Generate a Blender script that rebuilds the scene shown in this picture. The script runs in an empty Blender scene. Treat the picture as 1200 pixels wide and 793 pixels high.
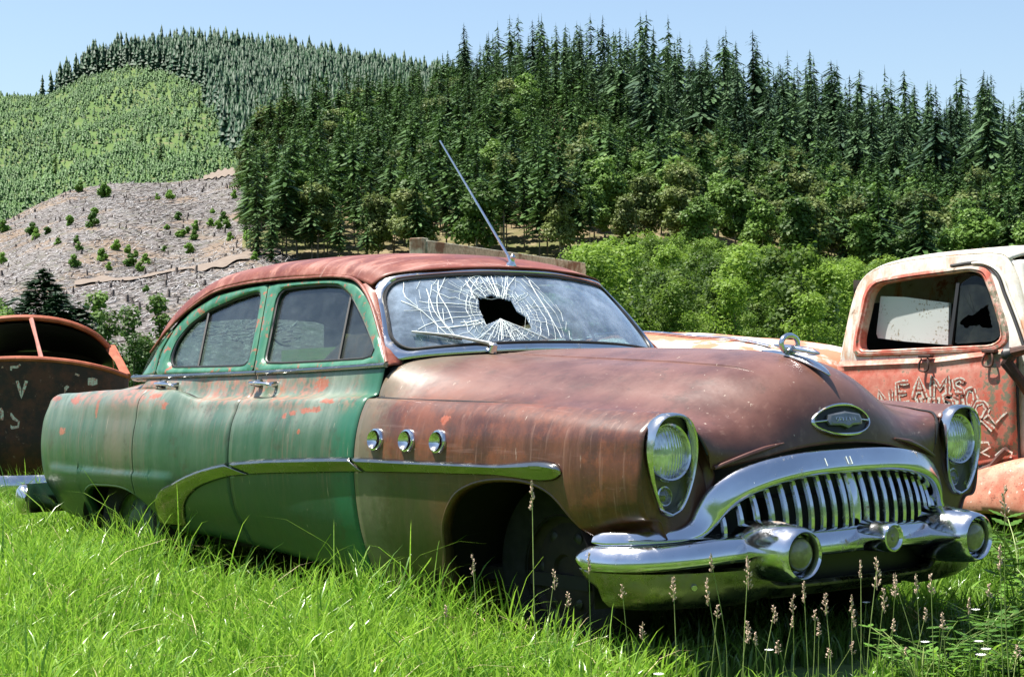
import bpy, math, random
import numpy as np
from mathutils import Vector
random.seed(7); rng = np.random.default_rng(7)
R = math.radians
scene = bpy.context.scene
COL = scene.collection

# ------------------------------------------------------------------ camera
FPX = 2094.5
CAM = np.array([5.1289, -4.9410, 1.0518]); YAW, PIT, ROLL = 2.46902, 0.022244, -0.010753
FW = np.array([math.cos(YAW)*math.cos(PIT), math.sin(YAW)*math.cos(PIT), math.sin(PIT)])
RT0 = np.array([math.sin(YAW), -math.cos(YAW), 0.0]); UP0 = np.cross(RT0, FW)
RT = RT0*math.cos(ROLL)+UP0*math.sin(ROLL); UP = -RT0*math.sin(ROLL)+UP0*math.cos(ROLL)
FH = np.array([math.cos(YAW), math.sin(YAW), 0.0])

def ray(px, py): return FW+RT*(px-600)/FPX-UP*(py-396.5)/FPX
def onY(px, py, Y):
    d = ray(px, py); t = (Y-CAM[1])/d[1]; q = CAM+t*d; return (q[0], q[1], q[2])
def far(px, py, dist):
    d = ray(px, py); t = dist/(d@FH); return CAM+t*d
def pj(P):
    d = np.asarray(P, float)-CAM; z = d@FW
    return 600+FPX*(d@RT)/z, 396.5-FPX*(d@UP)/z, z

cd = bpy.data.cameras.new('camera'); cam = bpy.data.objects.new('camera', cd); COL.objects.link(cam)
from mathutils import Matrix
M = Matrix(((RT[0], UP[0], -FW[0], CAM[0]), (RT[1], UP[1], -FW[1], CAM[1]), (RT[2], UP[2], -FW[2], CAM[2]), (0, 0, 0, 1)))
cam.matrix_world = M
cd.sensor_fit = 'HORIZONTAL'; cd.sensor_width = 36; cd.lens = FPX/1200*36
cd.clip_start = 0.05; cd.clip_end = 6000
scene.camera = cam

# ------------------------------------------------------------------ object helpers
def tag(o, label=None, cat=None, group=None, kind=None):
    if label: o['label'] = label
    if cat: o['category'] = cat
    if group: o['group'] = group
    if kind: o['kind'] = kind
    return o
def empty(name, loc=(0, 0, 0), parent=None):
    o = bpy.data.objects.new(name, None); COL.objects.link(o); o.location = loc; o.empty_display_size = .1
    if parent:
        o.parent = parent
        if parent.parent is None: o.location = tuple(-np.array(parent.location))
    return o
class MB:
    def __init__(s): s.v = []; s.f = []; s.n = 0
    def add(s, V, F):
        V = np.asarray(V, float).reshape(-1, 3); s.v.append(V)
        s.f += [tuple(i+s.n for i in q) for q in F]; s.n += len(V); return s
    def grid(s, P, cu=False, cv=False, capu=False):
        P = np.asarray(P, float); nu, nv = P.shape[:2]
        F = []
        for i in range(nu if cu else nu-1):
            a = i*nv; b = ((i+1) % nu)*nv
            for j in range(nv if cv else nv-1):
                k = (j+1) % nv
                F.append((a+j, b+j, b+k, a+k))
        if capu:
            F.append(tuple(range(nv))[::-1]); F.append(tuple((nu-1)*nv+j for j in range(nv)))
        return s.add(P, F)
    def tube(s, path, r, n=8, cap=True, squash=1.0, closed=False):
        P = np.asarray(path, float); m = len(P)
        rr = np.broadcast_to(np.asarray(r, float), (m,))
        T = np.gradient(P, axis=0)
        if closed: T = np.roll(P, -1, 0)-np.roll(P, 1, 0)
        T /= np.linalg.norm(T, axis=1)[:, None]+1e-12
        up = np.array([0, 0, 1.0]) if abs(T[0][2]) < .9 else np.array([1.0, 0, 0])
        G = []
        x = np.cross(up, T[0]); x /= np.linalg.norm(x)
        for i in range(m):
            x = x-T[i]*(x@T[i]); x /= np.linalg.norm(x)+1e-12
            y = np.cross(T[i], x)
            G.append([P[i]+rr[i]*(math.cos(2*math.pi*k/n)*x+squash*math.sin(2*math.pi*k/n)*y) for k in range(n)])
        return s.grid(G, cu=closed, cv=True, capu=cap and not closed)
    def box(s, c, d, rot=None):
        c = np.array(c, float); d = np.array(d, float)/2
        V = np.array([[x, y, z] for x in (-1, 1) for y in (-1, 1) for z in (-1, 1)], float)*d
        if rot is not None: V = V@np.asarray(rot).T
        return s.add(V+c, [(0, 1, 3, 2), (4, 6, 7, 5), (0, 4, 5, 1), (2, 3, 7, 6), (0, 2, 6, 4), (1, 5, 7, 3)])
    def beam(s, a, b, w, h, up=(0, 0, 1)):
        a = np.array(a, float); b = np.array(b, float); t = (b-a); L = np.linalg.norm(t); t /= L
        u = np.array(up, float); sdv = np.cross(t, u); sdv /= np.linalg.norm(sdv); u = np.cross(sdv, t)
        return s.box((a+b)/2, (L, w, h), np.stack([t, sdv, u], 1))
    def lathe(s, prof, o, axis, n=32, up=(0, 0, 1), scale=(1, 1), cap=False):
        o = np.array(o, float); a = np.array(axis, float); a /= np.linalg.norm(a)
        x = np.cross(np.array(up, float), a); x /= np.linalg.norm(x); y = np.cross(a, x)
        G = [[o+a*h+r*(scale[0]*math.cos(2*math.pi*k/n)*x+scale[1]*math.sin(2*math.pi*k/n)*y) for k in range(n)] for r, h in prof]
        return s.grid(G, cv=True, capu=cap)
    def poly(s, pts, off=None):
        """flat polygon; off = extrusion vector"""
        P = np.asarray(pts, float); n = len(P)
        if off is None: return s.add(P, [tuple(range(n))])
        Q = P+np.array(off, float)
        return s.add(np.vstack([P, Q]), [tuple(range(n))[::-1], tuple(range(n, 2*n))]+[(i, (i+1) % n, n+(i+1) % n, n+i) for i in range(n)])
    def build(s, name, mat, parent=None, smooth=True, solid=0, bevel=0, angle=40, mirror=False):
        V = np.vstack(s.v) if s.v else np.zeros((0, 3))
        if mirror: V = V*[1, -1, 1]
        me = bpy.data.meshes.new(name)
        me.from_pydata(V.tolist(), [], s.f); me.update()
        o = bpy.data.objects.new(name, me); COL.objects.link(o)
        if mat: me.materials.append(mat)
        if smooth:
            for p in me.polygons: p.use_smooth = True
            me.set_sharp_from_angle(angle=R(angle))
        if parent:
            o.parent = parent
            if parent.parent is None and parent.type == 'EMPTY': o.location = tuple(-np.array(parent.location))
            else: o.location = (0, 0, 0)
        if bevel:
            m = o.modifiers.new('b', 'BEVEL'); m.width = bevel; m.segments = 2; m.limit_method = 'ANGLE'; m.angle_limit = R(40)
        if solid:
            m = o.modifiers.new('s', 'SOLIDIFY'); m.thickness = solid; m.offset = 0
        return o
def cr(pts, n):
    """chordal cubic through points -> n samples, even in chord length"""
    P = np.asarray(pts, float)
    d = np.linalg.norm(np.diff(P, axis=0), axis=1); d = np.maximum(d, 1e-9)**.75
    t = np.concatenate([[0], np.cumsum(d)])
    s = np.linspace(0, t[-1], n)
    return cubic(t, P, s)
def cubic(t, P, s):
    t = np.asarray(t, float); P = np.asarray(P, float)
    one = P.ndim == 1
    if one: P = P[:, None]
    h = np.diff(t)[:, None]; sl = np.diff(P, axis=0)/h
    m = np.empty_like(P); m[0] = sl[0]; m[-1] = sl[-1]
    if len(P) > 2: m[1:-1] = (sl[:-1]*h[1:]+sl[1:]*h[:-1])/(h[1:]+h[:-1])
    i = np.clip(np.searchsorted(t, s, side='right')-1, 0, len(t)-2)
    hh = h[i, 0]; u = ((s-t[i])/hh)[:, None]; hh = hh[:, None]
    r = (2*u**3-3*u**2+1)*P[i]+(u**3-2*u**2+u)*hh*m[i]+(-2*u**3+3*u**2)*P[i+1]+(u**3-u**2)*hh*m[i+1]
    return r[:, 0] if one else r
def I(x, tab):
    tab = sorted(tab); X = np.array([a for a, b in tab]); Y = np.array([b for a, b in tab])
    x = np.atleast_1d(np.asarray(x, float)); r = cubic(X, Y, np.clip(x, X[0], X[-1])); return r if len(r) > 1 else float(r[0])
def patch(grid, nu, nv):
    """tensor cubic through rows of control points"""
    rows = np.array([cr(r, nv) for r in grid])
    # common parameter along u
    d = np.mean(np.linalg.norm(np.diff(rows, axis=0), axis=2), axis=1)**.75
    t = np.concatenate([[0], np.cumsum(d)]); s = np.linspace(0, t[-1], nu)
    return np.stack([cubic(t, rows[:, j], s) for j in range(nv)], 1)

# ------------------------------------------------------------------ materials
class N:
    def __init__(s, name):
        s.m = bpy.data.materials.new(name); s.m.use_nodes = True; s.t = s.m.node_tree; s.t.nodes.clear()
        s.out = s.t.nodes.new('ShaderNodeOutputMaterial'); s.c = None
    def n(s, typ, ins=None, **kw):
        x = s.t.nodes.new(typ)
        for k, v in kw.items(): setattr(x, k, v)
        for k, v in (ins or {}).items():
            if hasattr(v, 'outputs'): v = v.outputs[0]
            if isinstance(v, bpy.types.NodeSocket): s.t.links.new(v, x.inputs[k])
            else: x.inputs[k].default_value = v if not (isinstance(v, tuple) and len(v) == 3 and x.inputs[k].type == 'RGBA') else (*v, 1)
        return x
    def co(s):
        if s.c is None: s.c = s.n('ShaderNodeTexCoord').outputs['Object']
        return s.c
    def wco(s): return s.n('ShaderNodeNewGeometry').outputs['Position']
    def mp(s, sc, loc=(0, 0, 0), v=None): return s.n('ShaderNodeMapping', {'Vector': v or s.co(), 'Scale': sc, 'Location': loc}).outputs[0]
    def noise(s, scale, vec=None, detail=4, rough=.6, dist=0): return s.n('ShaderNodeTexNoise', {'Vector': vec or s.co(), 'Scale': scale, 'Detail': detail, 'Roughness': rough, 'Distortion': dist}).outputs[0]
    def ramp(s, f, a, b, va=0.0, vb=1.0):
        return s.n('ShaderNodeMapRange', {'Value': f, 'From Min': a, 'From Max': b, 'To Min': va, 'To Max': vb}, interpolation_type='SMOOTHSTEP').outputs[0]
    def mix(s, f, a, b, typ='MIX'):
        x = s.n('ShaderNodeMix', data_type='RGBA', blend_type=typ)
        for k, v in ((0, f), (6, a), (7, b)):
            if isinstance(v, bpy.types.NodeSocket): s.t.links.new(v, x.inputs[k])
            elif isinstance(v, tuple): x.inputs[k].default_value = (*v[:3], 1)
            else: x.inputs[k].default_value = v
        return x.outputs[2]
    def math(s, op, a, b=0.0, c=None):
        x = s.n('ShaderNodeMath', operation=op)
        for k, v in ((0, a), (1, b), (2, c)):
            if v is None: continue
            if isinstance(v, bpy.types.NodeSocket): s.t.links.new(v, x.inputs[k])
            else: x.inputs[k].default_value = v
        return x.outputs[0]
    def xyz(s, v=None): x = s.n('ShaderNodeSeparateXYZ', {0: v or s.co()}); return x.outputs
    def bump(s, h, strength=.3, dist=.01): return s.n('ShaderNodeBump', {'Height': h, 'Strength': strength, 'Distance': dist}).outputs[0]
    def fin(s, color, rough=.5, metal=0.0, bump=None, **kw):
        ins = {'Base Color': color, 'Roughness': rough, 'Metallic': metal}
        if bump is not None: ins['Normal'] = bump
        ins.update({k.replace('_', ' '): v for k, v in kw.items()})
        p = s.n('ShaderNodeBsdfPrincipled', ins); s.t.links.new(p.outputs[0], s.out.inputs[0]); return s.m

def simple(name, col, rough=.5, metal=0.0, var=.15, sc=20, **kw):
    m = N(name); f = m.noise(sc)
    c = m.mix(m.ramp(f, .3, .7), tuple(x*(1-var) for x in col), tuple(min(1, x*(1+var)) for x in col))
    return m.fin(c, rough, metal, **kw)

def spots(m, lst, x, z, nz):
    """rust spots at (x, z, rx, rz) on the body side, ragged by noise"""
    res = None
    for (sx, sz, rx, rz) in lst:
        dx = m.math('DIVIDE', m.math('SUBTRACT', x, sx), rx); dz = m.math('DIVIDE', m.math('SUBTRACT', z, sz), rz)
        d = m.math('ADD', m.math('MULTIPLY', dx, dx), m.math('MULTIPLY', dz, dz))
        d = m.math('SQRT', d); d = m.math('ADD', d, m.math('MULTIPLY', m.math('SUBTRACT', nz, .5), 3.4))
        k = m.ramp(d, 1.05, .8)
        res = k if res is None else m.math('MAXIMUM', res, k)
    return res

def car_paint():
    m = N('weathered_car_paint'); X, Y, Z = m.xyz()
    st = m.noise(1, m.mp((9, 4, 1.3)), 7, .72)           # vertical streaks
    st2 = m.noise(1, m.mp((55, 20, 2.5)), 4, .6)
    big = m.noise(2.2, detail=3); fine = m.noise(60, detail=5, rough=.7)
    rag = m.noise(28, detail=5, rough=.65)
    # green: streaked with faded grey brown
    g = m.mix(m.ramp(st, .30, .72), (.018, .078, .042), (.058, .112, .072))
    g = m.mix(m.math('MULTIPLY', m.ramp(st2, .45, .75), m.ramp(big, .40, .62)), g, (.135, .11, .080))
    chalk = m.math('MULTIPLY', m.ramp(Z, .78, .98), m.ramp(st, .35, .75, .25, .85))
    g = m.mix(chalk, g, (.27, .30, .25))
    # grey brown fade band of the quarter panel
    band = m.math('MULTIPLY', m.ramp(m.math('ABSOLUTE', m.math('SUBTRACT', X, -3.02)), .32, .02), m.ramp(st, .25, .6, .3, .75))
    g = m.mix(band, g, (.15, .125, .090))
    g = m.mix(m.math('MULTIPLY', m.ramp(m.math('ADD', Z, m.math('MULTIPLY', m.math('SUBTRACT', st, .5), .12)), .70, .58), .70), g, (.008, .052, .028))  # shade of the tucked lower side put into the green
    # strongly green edge of the front door
    ed = m.math('MULTIPLY', m.ramp(X, -1.10, -1.0), m.ramp(X, -.885, -.89))
    g = m.mix(m.math('MULTIPLY', ed, .8), g, (.008, .115, .060))
    # brown front
    sb = m.noise(1, m.mp((6, 3, 1.5)), 7, .7)
    b = m.mix(m.ramp(sb, .34, .70), (.050, .017, .010), (.135, .046, .024))
    b = m.mix(m.math('MULTIPLY', m.ramp(m.noise(6, detail=8, rough=.75), .45, .62), .8), b, (.17, .050, .020))
    b = m.mix(m.math('MULTIPLY', m.ramp(m.noise(1, m.mp((11, 5, 1.5)), 7, .75), .52, .68), m.ramp(Z, .62, .90, .1, .6)), b, (.20, .088, .060))
    b = m.mix(m.math('MULTIPLY', m.ramp(Y, -.80, -.60), 1.0), b, m.mix(m.ramp(m.noise(5, detail=6, rough=.6), .35, .65), (.080, .030, .021), (.130, .054, .040)))
    b = m.mix(m.math('MULTIPLY', m.math('MULTIPLY', m.ramp(st2, .55, .8), .45), m.ramp(Z, .98, .93)), b, (.36, .22, .17))
    b = m.mix(m.math('MULTIPLY', m.ramp(m.noise(1, m.mp((1.5, 30, 30)), 4, .7), .60, .75), .25), b, (.34, .22, .20))
    b = m.mix(m.math('MULTIPLY', m.ramp(m.noise(2.6, detail=6, rough=.65), .36, .60), m.ramp(Z, .90, 1.02, .10, .42)), b, (.22, .112, .084))  # pinkish sheen of the hood top put into the colour, stronger with height
    og = m.mix(m.ramp(st, .3, .7), (.030, .045, .016), (.075, .060, .032))
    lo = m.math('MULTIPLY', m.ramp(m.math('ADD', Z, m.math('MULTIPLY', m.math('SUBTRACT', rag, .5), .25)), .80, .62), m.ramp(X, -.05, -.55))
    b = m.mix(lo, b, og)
    hg = m.math('MULTIPLY', m.ramp(m.math('ADD', X, m.math('MULTIPLY', m.math('SUBTRACT', rag, .5), .25)), -.62, -.84), .55)
    b = m.mix(hg, b, (.17, .17, .115))
    f = m.ramp(X, -.894, -.891)
    c = m.mix(f, g, b)
    # pink chalky rust on the shoulders of the green part
    pk = m.math('MULTIPLY', m.math('MULTIPLY', m.ramp(Z, .90, .985), m.ramp(rag, .40, .62)), m.ramp(X, -.9, -1.0))
    pk = m.math('MULTIPLY', pk, m.ramp(big, .38, .55))
    c = m.mix(m.math('MULTIPLY', pk, .8), c, (.38, .15, .10))
    rag2 = m.noise(38, m.mp((1, 1, 1.6)), 6, .75)
    sp = spots(m, [(-1.35, 1.035, .055, .03), (-1.32, .925, .05, .012), (-1.42, .915, .03, .012), (-1.24, .93, .05, .012), (-1.17, .965, .05, .01), (-1.33, .84, .012, .012), (-2.68, .985, .06, .012),
                   (-3.72, .80, .045, .022), (-3.95, .97, .10, .015), (-3.62, .96, .07, .02), (-3.30, .93, .02, .05), (-2.56, .94, .03, .016), (-1.48, .9, .02, .012), (-.32, .90, .025, .02)], X, Z, rag2)
    c = m.mix(m.math('MULTIPLY', sp, .8), c, m.mix(m.ramp(fine, .35, .7), (.34, .075, .030), (.40, .13, .075)))
    # fine specks and dirt
    c = m.mix(m.math('MULTIPLY', m.ramp(fine, .66, .74), .6), c, (.34, .20, .13))
    c = m.mix(m.math('MULTIPLY', m.ramp(m.noise(9, detail=8, rough=.75), .54, .68), .45), c, (.045, .030, .02))
    c = m.mix(m.math('MULTIPLY', m.ramp(m.noise(1, m.mp((70, 30, 6)), 3, .6), .70, .73), .8), c, (.38, .30, .24))
    ro = m.ramp(st, .2, .8, .31, .42)
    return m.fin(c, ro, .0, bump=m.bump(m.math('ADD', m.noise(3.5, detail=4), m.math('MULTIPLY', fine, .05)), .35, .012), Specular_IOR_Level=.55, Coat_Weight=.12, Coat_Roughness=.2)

def roof_rust():
    m = N('rusty_roof_paint'); X, Y, Z = m.xyz()
    big = m.noise(3, detail=4); st = m.noise(1, m.mp((9, 3, 9)), 5, .65); fine = m.noise(50, detail=5, rough=.7)
    c = m.mix(m.ramp(big, .35, .65), (.13, .030, .017), (.19, .050, .028))
    c = m.mix(m.ramp(st, .45, .72), c, (.32, .14, .11))
    c = m.mix(m.math('MULTIPLY', m.ramp(fine, .55, .75), .55), c, (.52, .20, .10))
    c = m.mix(m.math('MULTIPLY', m.ramp(m.noise(1, m.mp((22, 1.5, 3)), 3), .62, .72), .3), c, (.50, .36, .32))
    return m.fin(c, m.ramp(st, .3, .7, .38, .6), bump=m.bump(fine, .1, .004), Specular_IOR_Level=.4)

def frame_paint():
    m = N('green_frame_paint'); st = m.noise(1, m.mp((18, 6, 5)), 5, .6); rag = m.noise(22, detail=6, rough=.7)
    c = m.mix(m.ramp(st, .3, .7), (.018, .125, .062), (.075, .205, .125))
    c = m.mix(m.ramp(rag, .56, .64), c, (.34, .10, .05))
    return m.fin(c, .34, Coat_Weight=.3, Coat_Roughness=.15)

def chrome(name='pitted_chrome', tint=(.70, .72, .75), rough=.15, rust=1.0):
    m = N(name); n1 = m.noise(14, detail=6, rough=.7); n2 = m.noise(120, detail=3, rough=.7); n3 = m.noise(5, detail=3)
    c = m.mix(m.ramp(n3, .3, .7), tuple(x*.86 for x in tint), tint)
    k = m.math('MULTIPLY', m.ramp(n1, .60, .72), rust)
    c = m.mix(k, c, (.34, .22, .12))
    c = m.mix(m.math('MULTIPLY', m.ramp(n2, .68, .74), rust), c, (.20, .12, .07))
    ro = m.math('ADD', m.ramp(n1, .4, .7, rough*.7, rough*1.8), m.math('MULTIPLY', k, .35))
    me = m.math('SUBTRACT', 1.0, m.math('MULTIPLY', k, .7))
    return m.fin(c, ro, me, bump=m.bump(n3, .08, .006))

def glass(name, dust=(.55, .60, .66), amount=.18, tint=(.86, .93, .92), rough=.02, refl=1.0):
    m = N(name)
    n1 = m.noise(7, detail=6, rough=.7); n2 = m.noise(1, m.mp((2, 2, 9)), 5, .7)
    tr = m.n('ShaderNodeBsdfTransparent', {'Color': tint}); gl = m.n('ShaderNodeBsdfGlossy', {'Color': (.95, .97, 1), 'Roughness': rough})
    df = m.n('ShaderNodeBsdfDiffuse', {'Color': dust})
    fr = m.n('ShaderNodeLayerWeight', {'Blend': .5}).outputs['Facing']
    f1 = m.math('MULTIPLY', m.math('ADD', m.math('MULTIPLY', m.math('POWER', fr, 4.5), .95), .045), refl); f1 = m.math('MINIMUM', f1, 1.0)
    a = m.n('ShaderNodeMixShader', {0: f1, 1: tr.outputs[0], 2: gl.outputs[0]})
    d = m.math('MULTIPLY', m.math('ADD', m.ramp(n1, .35, .75, .35, 1.3), m.ramp(n2, .5, .8, 0, .7)), amount)
    b = m.n('ShaderNodeMixShader', {0: d, 1: a.outputs[0], 2: df.outputs[0]})
    m.t.links.new(b.outputs[0], m.out.inputs[0]); return m.m

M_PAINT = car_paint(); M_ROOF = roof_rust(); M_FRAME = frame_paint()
M_CHROME = chrome(); M_CHROME2 = chrome('dull_chrome', (.70, .71, .70), .16, .8)
M_STEEL = chrome('stainless_trim', (.33, .33, .30), .20, .18)
M_PAN = chrome('weathered_bumper_pan', (.28, .27, .22), .30, .9)
M_GLASS = glass('dusty_glass', amount=.030, tint=(.68, .76, .72), refl=.8); M_WIND = glass('windshield_glass', (.50, .60, .74), .30, (.66, .78, .84), refl=1.5)
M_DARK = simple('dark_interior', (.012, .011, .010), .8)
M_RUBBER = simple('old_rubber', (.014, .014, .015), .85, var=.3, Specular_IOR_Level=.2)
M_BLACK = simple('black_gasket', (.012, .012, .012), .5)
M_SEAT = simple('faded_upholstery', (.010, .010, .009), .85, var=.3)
M_CRACK = simple('shattered_glass_edges', (.80, .86, .84), .35, Specular_IOR_Level=.8)
M_RUSTDK = N('dark_rust')
_n = M_RUSTDK.noise(9, detail=6, rough=.7); _n2 = M_RUSTDK.noise(50, detail=4)
M_RUSTDK = M_RUSTDK.fin(M_RUSTDK.mix(M_RUSTDK.ramp(_n, .40, .66), (.035, .014, .009), (.10, .034, .016)), .7)
def rust_orange():
    m = N('orange_rust'); n = m.noise(10, detail=6, rough=.7); n2 = m.noise(70, detail=4)
    c = m.mix(m.ramp(n, .35, .65), (.30, .070, .028), (.46, .125, .060)); c = m.mix(m.ramp(n2, .58, .72), c, (.16, .05, .03))
    return m.fin(c, .6)
M_RUSTOR = rust_orange()
def lens_glass(name, col, r=.08):
    m = N(name)
    X, Y, Z = m.xyz()
    w = m.n('ShaderNodeTexWave', {'Vector': m.mp((1, 1, 1)), 'Scale': 22.0, 'Distortion': 1.5}, bands_direction='Y')
    n = m.noise(25, detail=4)
    c = m.mix(m.ramp(n, .35, .7), col, tuple(x*.6 for x in col))
    return m.fin(c, .10, .70, bump=m.bump(w.outputs[0], .5, .004), Coat_Weight=1.0, Coat_Roughness=.03)
M_LENS = lens_glass('headlight_lens', (.80, .82, .84)); M_LENS2 = lens_glass('parking_lens', (.20, .20, .16))
M_FOG = simple('cloudy_lamp_lens', (.22, .20, .11), .22, var=.35, Coat_Weight=.8)
# ================================================================== THE SEDAN
# world frame = sedan frame: x forward, near side y < 0, ground z = 0
sedan = empty('rusty_sedan'); tag(sedan, 'green and brown rusting four door sedan with cracked windshield and toothed chrome grille', 'car')
W_T = [(-4.18, .78), (-4.16, .83), (-4.12, .865), (-4.02, .90), (-3.8, .928), (-3.4, .952), (-2.8, .968), (-2.48, .968), (-2.25, .960), (-1.9, .960), (-1, .964), (-.3, .958), (.2, .945), (.5, .925), (.66, .908), (.74, .90)]
ZS_T = [(-4.18, .89), (-4.15, .93), (-4.1, .958), (-4.02, .977), (-3.69, .996), (-3.33, 1.009), (-3.0, 1.014), (-2.72, 1.014), (-2.58, 1.010), (-2.47, .998), (-2.385, .978), (-2.31, .963), (-2.24, .960), (-2.1, .961), (-1.45, .967), (-.9, .974), (-.42, .964), (0, .956), (.47, .938), (.74, .928)]
YS_T = [(-4.18, .74), (-4.1, .81), (-4.0, .835), (-3.6, .86), (-3.0, .87), (-2.6, .885), (-2.42, .90), (-2.25, .897), (-1, .897), (-.75, .885), (-.42, .868), (0, .85), (.4, .815), (.6, .79), (.74, .778)]
ZR_T = [(-4.18, .38), (-4.0, .36), (-3.6, .345), (-2.6, .35), (-1.8, .315), (-.96, .25), (-.5, .22), (0, .3), (.5, .44), (.74, .50)]
BELT_T = [(-3.2, 1.072), (-2.5, 1.078), (-2.0, 1.084), (-1.4, 1.094), (-.88, 1.108)]
XF = -.892; XB = -1.908; XR = -2.830     # seams
FARCH = cr([(-.362, .20), (-.352, .387), (-.322, .518), (-.237, .618), (-.131, .663), (.047, .688), (.218, .677), (.311, .642), (.402, .558), (.486, .46)], 80)
RARCH = cr([(-3.49, .33), (-3.475, .42), (-3.449, .490), (-3.368, .527), (-3.2, .540), (-2.918, .530), (-2.809, .496), (-2.72, .426), (-2.660, .33)], 80)
def zarch(x):
    if FARCH[0][0] < x < FARCH[-1][0]: return float(np.interp(x, FARCH[:, 0], FARCH[:, 1]))
    if x >= FARCH[-1][0]: return float(np.interp(x, [.486, .6, .74], [.46, .49, .50]))
    if RARCH[0][0] < x < RARCH[-1][0]: return float(np.interp(x, RARCH[:, 0], RARCH[:, 1]))
    return None
_SC = {}
def section(x, inset=0.0, n=130):
    k = (round(x, 5), inset, n)
    if k not in _SC: _SC[k] = _section(x, inset, n)
    return _SC[k]
def _section(x, inset=0.0, n=130):
    W = I(x, W_T); zs = I(x, ZS_T); ys = I(x, YS_T); zr = I(x, ZR_T)
    top = zs
    lo = [(W-.18, zr-.02), (W-.120, zr), (W-.078, zr+.07), (W-.030, zr+.5*(.66-zr)), (W, .685), (W-.005, .79), (W-.020, .865), (W-.044, top-.042), (ys, zs)]
    zb = I(x, BELT_T)
    kh = min(1, max(0, (-2.28-x)/.12)); kh = kh*kh*(3-2*kh)
    door = [(ys-.024, zs+.009-.008*kh), (ys-.050, zs+.016-.026*kh), (.836-.006*kh, zs+.026-.020*kh), (.805, zb)]
    kd = min(1, max(0, (x+3.25)/.3)); kd = kd*kd*(3-2*kd)
    dz = I(x, [(-4.18, .90), (-4.1, .955), (-3.9, .985), (-3.6, 1.01), (-3.3, 1.045), (-3.0, 1.075)])
    rear = [(ys-.03, zs+.002), (ys-.06, zs-.002), (ys-.12, min(zs+.004, dz)), (.64, dz)]
    sx, sz = I(x, [(-.89, .845), (-.4, .845), (0, .822), (.35, .772), (.6, .712), (.74, .68)]), I(x, [(-.89, .974), (-.4, .962), (0, .952), (.35, .932), (.6, .906), (.74, .888)])
    front = [(ys-.012, zs+.001), (ys*.6+sx*.4, zs*.7+sz*.3), (sx+.008, sz+.001), (sx, sz-.012)]
    kf = 1.0 if x > XF+.002 else 0.0
    tail = [tuple(kf*np.array(f)+(1-kf)*(kd*np.array(d)+(1-kd)*np.array(r_))) for f, d, r_ in zip(front, door, rear)]
    P = np.array(lo+tail, float)
    S = cr(P, n)
    # pressed lower panel behind the spear
    k = min(1, max(0, (x+3.95)/.1))*min(1, max(0, (-2.42-x)/.06))
    if k > 0:
        u = np.clip((.618-S[:, 1])/.016, 0, 1); u = u*u*(3-2*u); S[:, 0] += .014*k*u*(S[:, 0] > .8)
    S[:, 0] -= inset
    return S
def yside(x, z):
    S = section(x); k = int(np.argmax(S[:, 0] > I(x, W_T)-.02)); e = int(np.argmax(S[:, 1] > min(z+.1, .93)))
    seg = S[2:e+1]; return float(np.interp(z, seg[:, 1], seg[:, 0]))
def column(x, nv=64, inset=0.0, flange=True, ztop=None):
    S = section(x, inset); za = zarch(x)
    i0 = 0.0
    if za is not None:
        k = 1
        while S[k][1] < za: k += 1
        i0 = k-1+(za-S[k-1][1])/(S[k][1]-S[k-1][1])
    idx = np.arange(len(S)); t = np.linspace(i0, len(S)-1, nv)
    Q = np.stack([np.interp(t, idx, S[:, 0]), np.interp(t, idx, S[:, 1])], 1)
    if flange:
        if za is not None: Q = np.vstack([[Q[0][0]-.045, Q[0][1]-.004], [Q[0][0]-.008, Q[0][1]-.008], Q])
        else: Q = np.vstack([[Q[0][0]-.06, Q[0][1]], [Q[0][0]-.03, Q[0][1]], Q])
    return [(x, -y, z) for y, z in Q]
def stations(a, b, step=.03):
    xs = set(np.round(np.linspace(a, b, max(3, int((b-a)/step))), 5))
    for A in (FARCH, RARCH):
        for x, z in A: 
            if a+.001 < x < b-.001: xs.add(round(float(x), 5))
    for x in (-4.175, -4.16, -4.145, -4.13, -4.11, -4.09, -3.955, -3.85, -2.43, -2.4):
        if a < x < b: xs.add(x)
    return sorted(xs)
G = .0028
for mir in (False, True):
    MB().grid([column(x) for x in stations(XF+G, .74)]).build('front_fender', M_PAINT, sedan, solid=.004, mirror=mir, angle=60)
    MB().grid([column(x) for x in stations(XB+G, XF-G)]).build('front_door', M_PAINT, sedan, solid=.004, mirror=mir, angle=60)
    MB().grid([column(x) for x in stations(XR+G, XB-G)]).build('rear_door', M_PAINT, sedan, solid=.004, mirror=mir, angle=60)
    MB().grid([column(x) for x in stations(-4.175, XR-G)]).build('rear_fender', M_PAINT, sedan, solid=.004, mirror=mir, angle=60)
    # dark inner skin closing the seams
    m = MB()
    m.grid([[p for p in column(x, 30, .02, False)][3:-1] for x in stations(-4.1, -3.52, .06)])
    m.grid([[p for p in column(x, 30, .02, False)][3:-1] for x in stations(-2.64, -.40, .06)])
    m.grid([[p for p in column(x, 30, .02, False)][6:-1] for x in stations(-3.47, -2.68, .06)])
    m.build('inner_panel', M_DARK, sedan, mirror=mir)
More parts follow.
